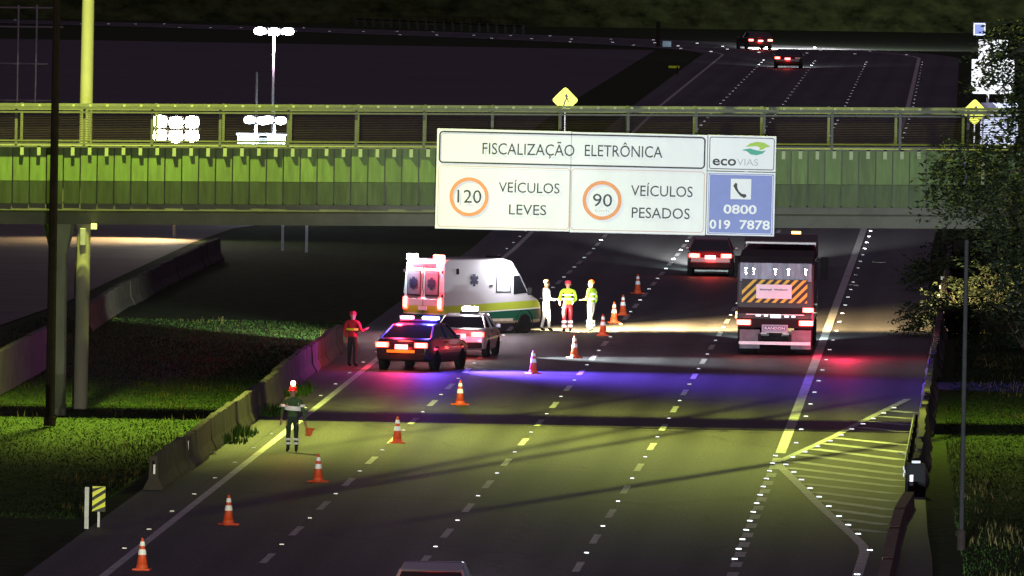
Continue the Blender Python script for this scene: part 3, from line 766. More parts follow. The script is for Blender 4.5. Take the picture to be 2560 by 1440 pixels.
post_lamp('mast_lamp', 'tall slim mast with a glaring lamp near the top of the picture', 685, 78, 604, 40000, (1.0, 0.72, 0.95), E_COOL, (-12, 690, 0), 160, (.55, .34, 3, 1))
p = P(655, 360, 600)
t = thing('kiosk', 'small white kiosk lit by flood lamps behind the bridge railing', 'kiosk', (p.x, 601, 0))
bm = BM(); box(bm, (-0.62, 0, 1.8), (0.96, 1.6, 3.6)); box(bm, (0.62, 0, 1.8), (0.8, 1.6, 3.6)); obj('wall', bm, SHEET, t)
bm = BM(); box(bm, (0.03, 0.1, 1.75), (0.36, 1.4, 3.5)); obj('door', bm, mat('kiosk_door', (0.12, 0.13, 0.14), 0.5), t)
bm = BM(); box(bm, (0, 0, 3.66), (2.3, 1.9, 0.09)); obj('roof', bm, GALV, t)
# two-legged sign whose board is hidden behind the bridge
pa, pb = G(706, 627), G(766, 631)
t = thing('roadside_sign', 'pair of pale sign legs seen under the bridge left of the ambulance', 'road sign', (pa.x, pa.y, 0))
for q in (pa, pb):
    bm = BM(); box(bm, (q.x - pa.x, q.y - pa.y, 2.0), (0.11, 0.08, 4.0)); obj('leg', bm, mat('pale_leg', (0.55, 0.55, 0.55), 0.6), t)
bm = BM(); box(bm, ((pb.x - pa.x) / 2, -0.05, 3.1), (1.9, 0.04, 1.6)); obj('plate', bm, mat('sign_back', (0.25, 0.25, 0.25), 0.6), t)
# gantry lattice, top left
t = thing('sign_gantry', 'open steel lattice of a gantry in the top left corner', 'gantry', (-21.5, 500, 0))
def gp(u, v): q = P(u, v, 500); return Vector((q.x + 21.5, 0, q.z))
bm = BM(); tube(bm, [(0, 0, 0), (0, 0, 11.5)], [0.22, 0.18], 10); obj('column', bm, GALV, t)
for u0, u1 in ((47, 43), (93, 88)):
    a, b = gp(u0, 12), gp(u1, 256); bm = BM(); tube(bm, [a, b], 0.035, 6); obj('upright', bm, GALV, t)
for v, u1 in ((20, 142), (68, 158), (160, 120), (252, 135)):
    a, b = gp(-170, v - 3), gp(u1, v); bm = BM(); tube(bm, [a, b], 0.032, 6); obj('crossbar', bm, GALV, t)

# yellow diamond warning signs
def diamond(label, u, v, D, s, full=True):
    p = P(u, v, D)
    t = thing('warning_sign', label, 'road sign', (p.x, p.y, 0), 0, 'yellow diamond warning signs')
    bm = BM(); tube(bm, [(0, 0.06, 0), (0, 0.06, p.z + s * .4)], 0.04, 6); obj('post', bm, GALV, t)
    bm = BM(); r_ = 0.1; pts = []
    for k in range(4):
        a = R(90 * k)
        for dd in (-7, 0, 7):
            q = s / 2 * (0.985 if dd == 0 else 0.955); pts.append((q * cos(a + R(dd)), 0, q * sin(a + R(dd))))
    poly_sheet(bm, [(x, 0.0, z + p.z) for x, y, z in pts], 0.03, (0, 1, 0)); obj('plate', bm, YELLOW, t)
    k = s
    stroke(t, [(-.06 * k, p.z - .26 * k), (-.02 * k, p.z - .08 * k), (0.05 * k, p.z + .06 * k), (.05 * k, p.z + .2 * k)], .05 * k, INK, 'symbol', -0.006)
    stroke(t, [(.13 * k, p.z - .1 * k), (.1 * k, p.z + .02 * k), (.05 * k, p.z + .12 * k)], .04 * k, INK, 'symbol', -0.006)
    sheet_poly(t, [(-.04 * k, p.z + .14 * k), (.05 * k, p.z + .26 * k), (.12 * k, p.z + .12 * k)], INK, 'symbol', -0.007)
diamond('yellow diamond warning sign above the bridge railing near the middle', 1413, 250, 655, 1.22)
diamond('yellow diamond warning sign half hidden by the leaves at the right edge', 2437, 280, 655, 1.22)
# pale panel on a dark post, far away
p = P(1667, 119, 1150)
t = thing('information_sign', 'small pale blue panel on a dark post near the far bend', 'road sign', (p.x - .75, p.y, 0))
bm = BM(); tube(bm, [(0, 0.1, 0), (0, 0.1, p.z + 2.2)], 0.16, 8); obj('post', bm, DARKM, t)
bm = BM(); box(bm, (0.75, 0, p.z), (0.72, 0.05, 1.12)); obj('plate', bm, mat('pale_blue_sheet', (0.5, 0.72, 0.86), 0.5, var=.05), t)
# white service signs behind the tree on the right
p0 = P(2482, 168, 660)
t = thing('service_sign', 'bright white sign boards behind the tree leaves at the right edge', 'road sign', (p0.x, 660, 0))
def rel(u, v): q = P(u, v, 660); return q.x - p0.x, q.z
for (u0, v0, u1, v1, m, nm) in ((2428, 150, 2536, 234, SHEET, 'plate'), (2446, 100, 2520, 148, SHEET, 'plate'), (2433, 57, 2464, 89, SHEET_B, 'small_plate'), (2450, 258, 2546, 362, mat('blue_white_sheet', (0.55, 0.6, 0.9), .5, var=.3, scale=5), 'plate')):
    a, b = rel(u0, v1), rel(u1, v0); bm = BM(); box(bm, ((a[0] + b[0]) / 2, 0, (a[1] + b[1]) / 2), (b[0] - a[0], 0.05, b[1] - a[1])); o = obj(nm, bm, m, t)
for u in (2470, 2515):
    x0 = rel(u, 200)[0]; bm = BM(); zt = rel(u, 110)[1]; box(bm, (x0, 0.1, zt / 2), (0.12, 0.1, zt)); obj('post', bm, GALV, t)
x0, z0 = rel(2435, 60); frame_sheet(t, rel(2434, 88)[0], rel(2463, 88)[0], rel(2440, 88)[1], rel(2440, 58)[1], 0.05, 0.06, SHEET, 'border', -0.03)
# low marker at the far left verge
p = G(1693, 186)
t = thing('verge_marker', 'small yellow reflective marker rail at the far left verge', 'marker', p)
bm = BM(); box(bm, (0, 0, 0.3), (0.12, 0.12, 0.6)); obj('post', bm, DARKM, t)
bm = BM(); box(bm, (-0.25, -0.1, 0.55), (0.9, 0.05, 0.16), 0.5); obj('plate', bm, YELLOW, t)
# guard-rail posts of the far plaza
pts = [(u, 66 + (u - 880) * 0.045) for u in range(890, 1330, 22)]
a = G(*pts[0])
t = thing('guard_rail', 'row of pale guard rail posts across the far plaza', 'guard rail', a)
pm = BM(); box(pm, (0, 0, 0.4), (0.25, 0.15, 0.8)); gpost = bpy.data.meshes.new('post'); bmesh.ops.recalc_face_normals(pm, faces=pm.faces[:]); pm.to_mesh(gpost); pm.free(); gpost.materials.append(mat('dull_post', (.03, .03, .03), .7))
for u, v in pts:
    q = G(u, v); inst('post', gpost, t, q - a)
bm = BM(); q = G(*pts[-1]) - a; tube(bm, [(0, 0, 0.7), (q.x, q.y, 0.7)], 0.06, 6); obj('rail', bm, DARKM, t)

# ------------------------------------------------------------------ traffic cones
bm = BM(); box(bm, (0, 0, 0.02), (0.40, 0.40, 0.04), 0, 0.94); lathe(bm, [(0.145, 0.04), (0.135, 0.08), (0.125, 0.12)], 20)
cone_base = bpy.data.meshes.new('base'); bmesh.ops.recalc_face_normals(bm, faces=bm.faces[:]); bm.to_mesh(cone_base); bm.free(); cone_base.materials.append(CONE_R)
def cr(z): return 0.125 - (z - 0.12) / 0.60 * 0.095
bm = BM(); lathe(bm, [(cr(.1), 0.1), (cr(.4), 0.4), (cr(.70), 0.70), (0.022, 0.725), (0.012, 0.73)], 20)
cone_body = bpy.data.meshes.new('body'); bmesh.ops.recalc_face_normals(bm, faces=bm.faces[:]); bm.to_mesh(cone_body); bm.free(); cone_body.materials.append(CONE_R)
def collar(z0, z1):
    bm = BM(); lathe(bm, [(cr(z0) + .004, z0), (cr(z0) + .008, z0 + .01), (cr(z1) + .008, z1 - .01), (cr(z1) + .004, z1)], 20)
    me = bpy.data.meshes.new('reflective_collar'); bmesh.ops.recalc_face_normals(bm, faces=bm.faces[:]); bm.to_mesh(me); bm.free(); me.materials.append(BAND); return me
for me in (cone_body,):
    for p in me.polygons: p.use_smooth = True
col_lo, col_hi = collar(0.345, 0.47), collar(0.545, 0.645)
CONES = [((355, 1425), 'orange traffic cone nearest the camera on the left edge line'),
         ((571, 1312), 'orange traffic cone second nearest in the tapering row'),
         ((795, 1205), 'orange traffic cone just below and right of the flagging worker'),
         ((993, 1108), 'orange traffic cone right below the dark shadow band'),
         ((1150, 1012), 'orange traffic cone just above the dark shadow band'),
         ((1333, 934), 'orange traffic cone in the blue light right of the police car'),
         ((1436, 895), 'orange traffic cone standing alone below the three workers'),
         ((1507, 839), 'orange traffic cone beside the right worker, lowest of its three'),
         ((1535, 807), 'orange traffic cone beside the right worker, middle of its three'),
         ((1557, 788), 'orange traffic cone beside the right worker, top of its three'),
         ((1594, 734), 'farthest orange traffic cone up the lane past the workers')]
for (u, v), lab in CONES:
    g = G(u, v)
    t = thing('traffic_cone', lab, 'cone', g, random.uniform(0, 1.5), 'traffic cones closing the left lane')
    for nm, me in (('base', cone_base), ('body', cone_body), ('reflective_collar', col_lo), ('reflective_collar', col_hi)): inst(nm, me, t)

# ------------------------------------------------------------------ vehicles
def paint(name, c, rough=0.3, metal=0.2): return mat(name, c, rough, metal, var=0.05, scale=3, coat=0.6)
bm = BM(); lathe(bm, [(0.19, -0.10), (0.29, -0.105), (0.325, -0.08), (0.33, 0), (0.325, .08), (0.29, .105), (0.19, .10)], 22, (0, 0, 0), 'X')
tyre_me = bpy.data.meshes.new('tyre'); bmesh.ops.recalc_face_normals(bm, faces=bm.faces[:]); bm.to_mesh(tyre_me); bm.free(); tyre_me.materials.append(RUBBER)
bm = BM(); lathe(bm, [(0.21, 0.06), (0.215, 0.1), (0.19, .085), (0.09, .055), (0.06, .08), (0.02, 0.085)], 20, (0, 0, 0), 'X')
for k in range(5):
    a = 2 * pi * k / 5; box(bm, (0.078, 0.12 * cos(a), 0.12 * sin(a)), (0.03, 0.05 + .11 * abs(cos(a)), 0.05 + .11 * abs(sin(a))))
rim_me = bpy.data.meshes.new('rim'); bmesh.ops.recalc_face_normals(bm, faces=bm.faces[:]); bm.to_mesh(rim_me); bm.free(); rim_me.materials.append(RIM)
bm = BM(); lathe(bm, [(0.30, -0.16), (0.40, -0.15), (0.41, 0.0), (0.385, 0.006), (0.355, 0.0), (0.345, -0.13)], 24, (0, 0, 0), 'X')
arch_me = bpy.data.meshes.new('wheel_arch'); bmesh.ops.recalc_face_normals(bm, faces=bm.faces[:]); bm.to_mesh(arch_me); bm.free(); arch_me.materials.append(BLACKP)
def wheel(t, x, y, s=1.0):
    e = inst('wheel', tyre_me, t, (x, y, 0.33 * s), (0, 0, 0 if x > 0 else pi), (s, s, s)); inst('rim', rim_me, e)
    return e
def part(t, name, m, boxes=(), bevel=0.0, smooth=False):
    bm = BM()
    for b in boxes: box(bm, *b)
    return obj(name, bm, m, t, bevel=bevel, smooth=smooth)
def tail_lamp(t, c, s, m=E_RED, core=True):
    o = part(t, 'tail_lamp', m, [(c, s)], bevel=0.02)
    if core: part(o, 'bulb', E_BRAKE, [((c[0], c[1] - s[1] * .5 - .004, c[2]), (s[0] * .62, 0.02, s[2] * .6))])
    return o
def car(label, loc, a, pm, hatch=False, L=4.4, W=1.78, tail=True, head=0, head_col=(0.85, 0.95, 1.0), head_aim=60, hz=-1.0, lamps=(1, 1), detail=True, head_angle=26, beam=None):
    t = thing('car', label, 'car', loc, -a)
    h = L / 2; w = W / 2
    def hw(y, z):
        k = 1.0 - 0.10 * max(0, (abs(y) - h * .72) / (h * .28)) ** 2
        return w * k * (1.0 - .06 * max(0, (z - .64) / .36) - .04 * max(0, (.5 - z) / .25))
    bm = BM(); slab(bm, [(-h + .06, .30), (-h, .5), (-h + .02, .78), (-h + .1, .97), (-h * .68, 1.03), (h * .40, .98), (h * .8, .86), (h - .06, .72), (h, .5), (h - .06, .27), (h * .3, .22), (-h * .4, .22)], hw, (.36, .5, .64, .78, .92), (-h * .92, -h * .82, -h * .72, 0, h * .72, h * .82, h * .92))
    obj('body', bm, pm, t, smooth=True, bevel=0.055)
    if hatch: cab = [(-h + .14, .98), (-h + .42, 1.40), (-.5, 1.475), (.25, 1.44), (1.0, .97)]
    else: cab = [(-h * .78, 1.0), (-h * .46, 1.385), (-.25, 1.45), (.35, 1.41), (1.02, .97)]
    def cw(y, z): return w * (0.93 - 0.24 * max(0, (z - .97) / .5))
    bm = BM(); slab(bm, cab, cw, (1.1, 1.25, 1.36)); obj('glasshouse', bm, GLASS, t, smooth=True, bevel=0.03)
    bm = BM(); slab(bm, [(cab[1][0] - .05, cab[1][1] - .03), (cab[1][0] + .02, cab[1][1] + .02), (cab[2][0], cab[2][1] + .025), (cab[3][0], cab[3][1] + .022), (cab[3][0] + .08, cab[3][1] - .02)], lambda y, z: cw(y, z) + .012); obj('roof', bm, pm, t, bevel=0.025)
    for s in (-1, 1):
        for A, B in ((cab[0], cab[1]), (cab[3], cab[4]), ((-.15, .97), (-.2, 1.45))):
            bm = BM(); tube(bm, [(s * (cw(*A) + .004), A[0], A[1]), (s * (cw(*B) + .004), B[0], B[1])], 0.035, 6); obj('pillar', bm, pm, t)
    for s in (-1, 1):
        for y in (-h * .60, h * .62):
            inst('wheel_arch', arch_me, t, (s * (w - .006), y, .35), (0, 0, 0 if s > 0 else pi))
            wheel(t, s * (w - .095), y)
        part(t, 'mirror', pm, [((s * (w + .07), .62, 1.02), (.17, .10, .13))], bevel=.03)
        if detail: part(t, 'door_handle', BLACKP, [((s * (w + .0), -.35, .86), (.03, .18, .035))])
    if tail:
        for s, on in zip((-1, 1), lamps):
            tail_lamp(t, (s * (w - .27), -h + .01, .80), (.42, .1, .16), E_RED if on else mat('unlit_lens', (.12, .01, .01), .3), bool(on))
    part(t, 'number_plate', E_PLATE if tail else PLATE, [((0, -h - .012, .74), (.42, .03, .15))])
    part(t, 'bumper', BLACKP, [((0, -h + .05, .42), (W * .86, .18, .2))], bevel=.04)
    for s in (-1, 1):
        o = part(t, 'head_lamp', E_HEAD if head else mat('clear_lens', (.5, .5, .5), .2), [((s * (w - .30), h - .07, .66), (.36, .12, .14))], bevel=.02)
        if head: light('SPOT', 'head_light', (s * (w - .3), h + .03, .66), head, head_col, t, .07, (s * (w - .3), h + head_aim, .66 + hz), head_angle, .85)
    if beam: light('SPOT', 'added_beam', (0, h + .05, .7), beam[0], (.95, .98, 1.0), t, .1, (beam[1], h + 120, beam[2]), beam[3], .7)  # extra beam added to brighten far signs and the hillside
    if tail and any(lamps):
        light('POINT', 'tail_glow', (0, -h - .35, .80), 45, (1, .035, .025), t, .25)
    return t

# police car: dark saloon, light bar lit
pc = car('dark police saloon with red and blue light bar stopped on the left lane', G(1010, 926) + Vector((0.55, 2.05, 0)), R(17), paint('police_paint', (0.016, 0.015, 0.02)), L=4.4, W=1.82)
pc.name = 'police_car'
o = part(pc, 'light_bar', BLACKP, [((0, -.3, 1.52), (1.25, .3, .06))], bevel=.02)
part(o, 'red_lens', lampm('beacon_red', (1, .08, .1), 16), [((-.42, -.3, 1.60), (.40, .26, .11))], bevel=.03)
part(o, 'blue_lens', E_BLUE, [((.36, -.3, 1.60), (.52, .26, .11))], bevel=.03)
part(o, 'white_lens', E_CYAN, [((.26, -.44, 1.61), (.22, .03, .07))])
light('POINT', 'blue_beacon_light', (.45, -.62, 1.72), 700, (.10, .07, 1.0), pc, .12)
light('SPOT', 'blue_beacon_sweep', (.75, -.5, 1.72), 46000, (.16, .08, 1.0), pc, .1, (9.0, -3.0, 0), 86, 1.0)
light('POINT', 'red_beacon_light', (-.6, -.7, 1.7), 520, (1.0, .03, .10), pc, .12)
part(pc, 'yellow_stripe', mat('yellow_strip', (.65, .52, .02), .5), [((-.02, -2.215, .60), (.92, .03, .09))])
part(pc, 'chrome_strip', CHROME, [((.0, -2.205, .93), (.9, .03, .03))])

# second car with work light on its roof
c2 = car('pale silver saloon with a white roof light parked between police car and ambulance', G(1155, 893) + Vector((0.15, 2.0, 0)), R(7), paint('pale_paint', (0.48, 0.45, 0.48), .35, .3), False, 4.1, 1.72, lamps=(0, 1), head=3500, head_col=(1.0, .9, .75), head_aim=22, hz=-.3, head_angle=24)
c2.scale = (1, 1, .93)
o = part(c2, 'roof_light', BLACKP, [((.12, -.5, 1.51), (.6, .2, .08))], bevel=.02)
part(o, 'lens', lampm('work_light', (1.0, .97, .92), 120), [((.14, -.5, 1.63), (.5, .18, .16))], bevel=.05)
light('SPOT', 'work_light', (.2, -.1, 1.75), 1300, (1.0, .74, .95), c2, .15, (2.2, 6, 1.5), 150, .6)
light('SPOT', 'crew_fill', (.5, .1, 1.85), 34000, (1.0, .93, .80), c2, .08, (.75, 23.6, 1.0), 6.4, .5)  # narrow extra spot added to brighten the three responders
light('SPOT', 'work_light_side', (.55, -.5, 1.75), 12000, (.80, .92, 1.0), c2, .12, (9.5, -1.6, 0), 70, .9)
light('SPOT', 'verge_fill', (-.4, -.3, 1.95), 60000, (.85, 1.0, .75), c2, .1, (-9.8, 20, 0.2), 15, .8)  # extra spot added to light the verge grass, no lamp of its own

# far car on lane three
car('red-lit saloon driving away ahead of the truck', G(1780, 691) + Vector((0, 2.2, 0)), R(2), paint('maroon_paint', (0.10, 0.02, 0.025)), L=4.4, W=1.78, head=9000, head_col=(.72, .95, .92), head_aim=26, hz=-.7, head_angle=46, beam=(800000, 1.0, 6.2, 23))
# two cars on the far bend
car('farthest car with bright red tail lamps on the bend', G(1886, 124) + Vector((0, 2, 0)), R(-14), paint('black_paint', (0.015, 0.013, 0.013)), True, 4.2, 2.2, head=1500, head_aim=30, hz=-.7, detail=False, head_angle=50, beam=(260000, 120, 20, 84))
car('dark car with one red tail lamp below the far bend', G(1972, 171) + Vector((0, 2, 0)), R(3), paint('dark_paint', (0.012, 0.012, 0.014)), False, 4.3, 2.1, head=9000, head_aim=25, hz=-.65, lamps=(1, 0), detail=False, head_angle=60, beam=(90000, -9, 1.5, 8))
# near car, only its roof in the picture
nc = car('silver car cut by the bottom edge, only its roof showing', (-1.52, 284.2, 0), R(2), paint('silver_paint', (0.5, 0.5, 0.52), .3, .6), True, 4.1, 1.75, head=30000, head_col=(1.0, .98, .95), head_aim=100, hz=5.6, head_angle=17)
part(nc, 'roof_glint', CHROME, [((0, .28, 1.475), (1.2, .05, .03))])  # chrome strip added for the bright reflection along the roof edge
# two unseen cars added behind it; their beams light the sign and left pole
car('unseen white car added behind in the right lanes to light the sign', (3.4, 205, 0), R(2), paint('white_paint', (0.7, 0.7, 0.7)), False, head=470000, head_col=(.84, .93, 1.0), head_aim=180, hz=5.6, head_angle=11)
car('unseen dark car added behind in the second lane to light the left pole', (-3.9, 216, 0), R(-2.6), paint('blue_paint', (0.03, 0.04, 0.08)), True, head=130000, head_col=(1.0, .99, .70), head_aim=170, hz=5.0, head_angle=10.5)

# ambulance
def livery():
    m = mat('ambulance_livery', (.8, .8, .8), .35, 0, var=.03, coat=.5); nt = m.node_tree; b = nt.nodes['Principled BSDF']
    tc = next(n for n in nt.nodes if n.type == 'TEX_COORD'); sp = nt.nodes.new('ShaderNodeSeparateXYZ'); nt.links.new(tc.outputs['Object'], sp.inputs[0])
    # the stripe climbs gently towards the front
    ad = nt.nodes.new('ShaderNodeMath'); ad.operation = 'MULTIPLY_ADD'; ad.inputs[1].default_value = -0.035
    nt.links.new(sp.outputs[1], ad.inputs[0]); nt.links.new(sp.outputs[2], ad.inputs[2])
    dv = nt.nodes.new('ShaderNodeMath'); dv.operation = 'DIVIDE'; dv.inputs[1].default_value = 2.6; nt.links.new(ad.outputs[0], dv.inputs[0])
    cr_ = nt.nodes.new('ShaderNodeValToRGB'); cr_.color_ramp.interpolation = 'CONSTANT'; e = cr_.color_ramp.elements
    e[0].position = 0; e[0].color = (.30, .22, .15, 1); e[1].position = .145; e[1].color = (.015, .09, .055, 1)
    for pos, c in ((.285, (.75, .76, .66, 1)), (.30, (.42, .50, .05, 1)), (.395, (.55, .54, .56, 1))):
        k = e.new(pos); k.color = c
    nt.links.new(dv.outputs[0], cr_.inputs[0]); nt.links.new(cr_.outputs[0], b.inputs['Base Color'])
    return m
AL, AW, AH = 4.95, 1.9, 2.55
ga = G(1305, 832)                        # right front wheel on the road
aa = R(43)
fw, rt = Vector((sin(aa), cos(aa), 0)), Vector((cos(aa), -sin(aa), 0))
actr = ga - fw * 1.55 - rt * (AW / 2 - .1)
am = thing('ambulance', 'white high-roof ambulance with lime and green stripes and flashing corner lamps', 'ambulance', actr, -aa)
h = AL / 2; w = AW / 2
LIV = livery()
def aw(y, z): return w * (1.0 - .085 * max(0, (z - 1.2) / 1.35) - .10 * max(0, (y - 1.7) / .77) ** 2)
bm = BM(); slab(bm, [(-h, .42), (-h - .01, 1.2), (-h + .06, 2.38), (-h + .2, 2.53), (.55, 2.55), (.98, 2.45), (1.35, 2.02), (1.78, 1.36), (2.28, 1.12), (h - .03, .95), (h, .6), (h - .06, .34), (-h + .1, .34)], aw, (.6, .9, 1.2, 1.7, 2.1), (-1.2, .2, 1.2, 1.7, 2.0, 2.25))
obj('body', bm, LIV, am, smooth=True, bevel=.07)
for s in (-1, 1):
    for y in (-1.45, 1.55):
        inst('wheel_arch', arch_me, am, (s * (w - .004), y, .38), (0, 0, 0 if s > 0 else pi), (1, 1.06, 1.06)); wheel(am, s * (w - .085), y, 1.02)
    # cab door window
    bm = BM(); q = [(1.0, 1.32), (1.02, 1.95), (1.30, 1.95), (1.68, 1.36)]
    poly_sheet(bm, [(s * (aw(y, z) + .012), y, z) for y, z in q], .02, (-s, 0, 0)); obj('cab_window', bm, GLASS, am)
    part(am, 'mirror', BLACKP, [((s * (w + .1), 1.72, 1.42), (.2, .12, .26))], bevel=.03)
bm = BM(); poly_sheet(bm, [(-.72, 1.38, 2.02), (.72, 1.38, 2.02), (.80, 1.80, 1.38), (-.80, 1.80, 1.38)], .02, (0, .04, .03)); obj('windscreen', bm, GLASS, am)
# patient-side window, pane painted pale for the white-lit interior
bm = BM(); poly_sheet(bm, [(aw(y, z) + .010, y, z) for y, z in ((.12, 1.38), (.86, 1.38), (.84, 2.0), (.14, 2.0))], .02, (-1, 0, 0)); o = obj('side_window', bm, mat('window_seal', (.03, .03, .03), .5), am)
bm = BM(); poly_sheet(bm, [(aw(y, z) + .014, y, z) for y, z in ((.17, 1.43), (.81, 1.43), (.79, 1.95), (.19, 1.95))], .01, (-1, 0, 0)); obj('pane', bm, mat('pale_lit_pane', (.55, .62, .66), .4, var=.08), o)
# rear doors
for s in (-1, 1):
    o = part(am, 'rear_window', mat('window_seal', (.03, .03, .03), .5), [((s * .42, -h - .012, 1.70), (.64, .03, .86))], bevel=.05)
    part(o, 'pane', mat('grey_pane', (.16, .15, .19), .25, var=.1), [((s * .42, -h - .022, 1.70), (.56, .03, .78))], bevel=.05)
    for k in range(3):
        bm = BM(); M_ = Matrix.Translation((s * .42, -h - .043, 1.72)) @ Matrix.Rotation(R(60 * k), 4, 'Y'); box(bm, (0, 0, 0), (.12, .012, .38), 0, 1, M_ @ Matrix.Translation((0, -.002 * k, 0))); obj('star_bar', bm, mat('star_blue', (.02, .02, .06), .5), o)
    tail_lamp(am, (s * (w - .14), -h - .0, 1.02), (.18, .1, .42), E_RED)
    part(am, 'hinge', BLACKP, [((s * (w - .06), -h - .01, 1.3), (.05, .04, .1)), ((s * (w - .06), -h - .01, 2.1), (.05, .04, .1))])
part(am, 'rear_bumper', BLACKP, [((0, -h - .04, .42), (1.8, .2, .22))], bevel=.04)
part(am, 'door_seam', INK, [((0, -h - .006, 1.4), (.02, .012, 1.9))])
part(am, 'number_plate', PLATE, [((0, -h - .02, .86), (.4, .02, .13))])
part(am, 'rear_lettering_strip', mat('red_strip', (.45, .03, .05), .5), [((0, -h + .04, 2.32), (1.1, .03, .13))])
for k in range(3):
    bm = BM(); M_ = Matrix.Translation((aw(-.9, 1.85) + .012, -.95, 1.82)) @ Matrix.Rotation(R(60 * k), 4, 'X'); box(bm, (0.002 * k, 0, 0), (.012, .12, .42), 0, 1, M_); obj('star_bar', bm, mat('star_blue', (.02, .02, .06), .5), am)
part(am, 'side_marker', BLACKP, [((aw(-1.5, 2.1) + .01, -1.75, 2.12), (.03, .13, .2))], bevel=.02)
part(am, 'door_handle', BLACKP, [((aw(.0, 1.6) + .01, -.12, 1.62), (.03, .16, .05))])
part(am, 'sill_strip', mat('sill', (.5, .42, .33), .5), [((w + .005, -.0, .46), (.04, 1.9, .09))])
o = part(am, 'corner_lamp', E_WHITE, [((-.62, -h + .1, 2.58), (.40, .2, .2))], bevel=.04)
o = part(am, 'corner_lamp', lampm('corner_red', (1.0, .16, .06), 22), [((.62, -h + .1, 2.58), (.40, .2, .2))], bevel=.04)
o = part(am, 'side_lamp', lampm('side_flood', (.95, .95, 1.0), 40), [((aw(.5, 2.3) - .02, .55, 2.33), (.12, .36, .12))], bevel=.03)
light('POINT', 'corner_white_light', (-.62, -h - .25, 2.62), 260, (.75, .88, 1), am, .1)
light('POINT', 'corner_red_light', (.7, -h - .25, 2.6), 700, (1, .05, .08), am, .1)
light('POINT', 'side_flood_light', (w + .28, .55, 2.30), 200, (.92, .90, 1.0), am, .12)
part(am, 'head_lamp', E_HEAD, [((.68, h - .1, .86), (.34, .14, .24))], bevel=.04); part(am, 'head_lamp', E_HEAD, [((-.68, h - .1, .86), (.34, .14, .24))], bevel=.04)
fl_ = part(am, 'added_flood', BLACKP, [((.0, .98, 2.54), (.6, .16, .12))], bevel=.02)  # flood lamp added to throw the warm headlight pool farther
part(fl_, 'lens', E_HEAD, [((.0, 1.07, 2.54), (.52, .03, .09))])
light('SPOT', 'added_flood_light', (0, 1.22, 2.56), 330000, (1.0, .70, .32), am, .12, (0.0, 27.0, 0.3), 46, .7)
for s in (-1, 1): light('SPOT', 'head_light', (s * .68, h + .05, .86), 34000, (1.0, .78, .42), am, .08, (s * .9 + 1, h + 24, .2), 66, .8)

# truck with striped tailgate
tk = thing('tipper_truck', 'big tipper truck with yellow and black striped tailgate driving away', 'truck', G(1936, 888), -R(2.0))
w = 1.25
WOOD = paint('truck_body', (0.018, 0.014, 0.018), .6, 0.1)
bm = BM(); slab(bm, [(0, 1.05), (-.05, 2.98), (.05, 3.05), (9.0, 3.05), (9.05, 1.1)], lambda y, z: w); obj('tipper_body', bm, WOOD, tk, bevel=.03)
bm = BM(); slab(bm, [(.1, 3.05), (.6, 3.22), (4.5, 3.32), (8.6, 3.2), (8.95, 3.05)], lambda y, z: w - .06); obj('tarpaulin', bm, mat('dark_tarp', (.03, .022, .02), .8, var=.3, bump=.4, scale=2), tk)
bm = BM(); slab(bm, [(9.5, .8), (9.5, 3.5), (9.9, 3.72), (11.2, 3.6), (11.75, 2.2), (11.8, .8)], lambda y, z: w - .02); obj('cab', bm, paint('cab_paint', (.05, .03, .03)), tk, bevel=.06)
part(tk, 'mirror', BLACKP, [((w + .2, 10.8, 2.55), (.24, .16, .75)), ((w + .08, 10.8, 2.85), (.4, .05, .05))], bevel=.02)
part(tk, 'mirror', BLACKP, [((-w - .2, 10.8, 2.55), (.24, .16, .75)), ((-w - .08, 10.8, 2.85), (.4, .05, .05))], bevel=.02)
# tailgate steel: upper sheet with ribs
tg = part(tk, 'tailgate', mat('scratched_steel', (.16, .16, .19), .5, .5, var=.6, scale=5, stretch=(1, 1, .2)), [((0, -.06, 2.72), (2.36, .08, .62))], bevel=.015)
for x in (-.98, -.72, -.02, .42, .98): part(tg, 'latch', CHROME, [((x, -.13, 2.73), (.06, .08, .2)), ((x, -.15, 2.83), (.12, .06, .05))], bevel=.01)
part(tg, 'lower_gate', WOOD, [((0, -.05, 1.72), (2.4, .1, 1.36))], bevel=.01)
sb = part(tk, 'striped_board', INK, [((-.03, -.125, 2.10), (2.16, .04, .78))])
YL = mat('stripe_yellow', (.68, .50, .015), .5, var=.12)
k = 0; x = -1.5
def clip_band(pts, x0, x1, z0, z1):
    def cut(P_, f):
        out = []
        for i in range(len(P_)):
            a, b = P_[i], P_[(i + 1) % len(P_)]; fa, fb = f(a), f(b)
            if fa >= 0: out.append(a)
            if fa * fb < 0: t_ = fa / (fa - fb); out.append((a[0] + (b[0] - a[0]) * t_, a[1] + (b[1] - a[1]) * t_))
        return out
    for f in (lambda p: p[0] - x0, lambda p: x1 - p[0], lambda p: p[1] - z0, lambda p: z1 - p[1]):
        pts = cut(pts, f)
        if len(pts) < 3: return None
    return pts
while x < 1.3:
    q = clip_band([(x, 1.70), (x + .13, 1.70), (x + .93, 2.5), (x + .80, 2.5)], -1.10, 1.04, 1.725, 2.475)
    if q: sheet_poly(sb, q, YL, 'stripe', -.15)
    x += .27
pl = part(tk, 'white_notice', SHEET, [((-.05, -.17, 2.09), (1.16, .03, .46))])
rr = random.Random(5)
for x0, x1 in ((-.52, -.12), (-.04, .40)):
    pts = []; n = 26
    for i in range(n):
        f = i / (n - 1); pts.append((x0 + (x1 - x0) * f, 2.15 + .035 * sin(i * 1.9) * rr.uniform(.4, 1.2)))
    stroke(pl, pts, .02, INK, 'handwriting', -.19)
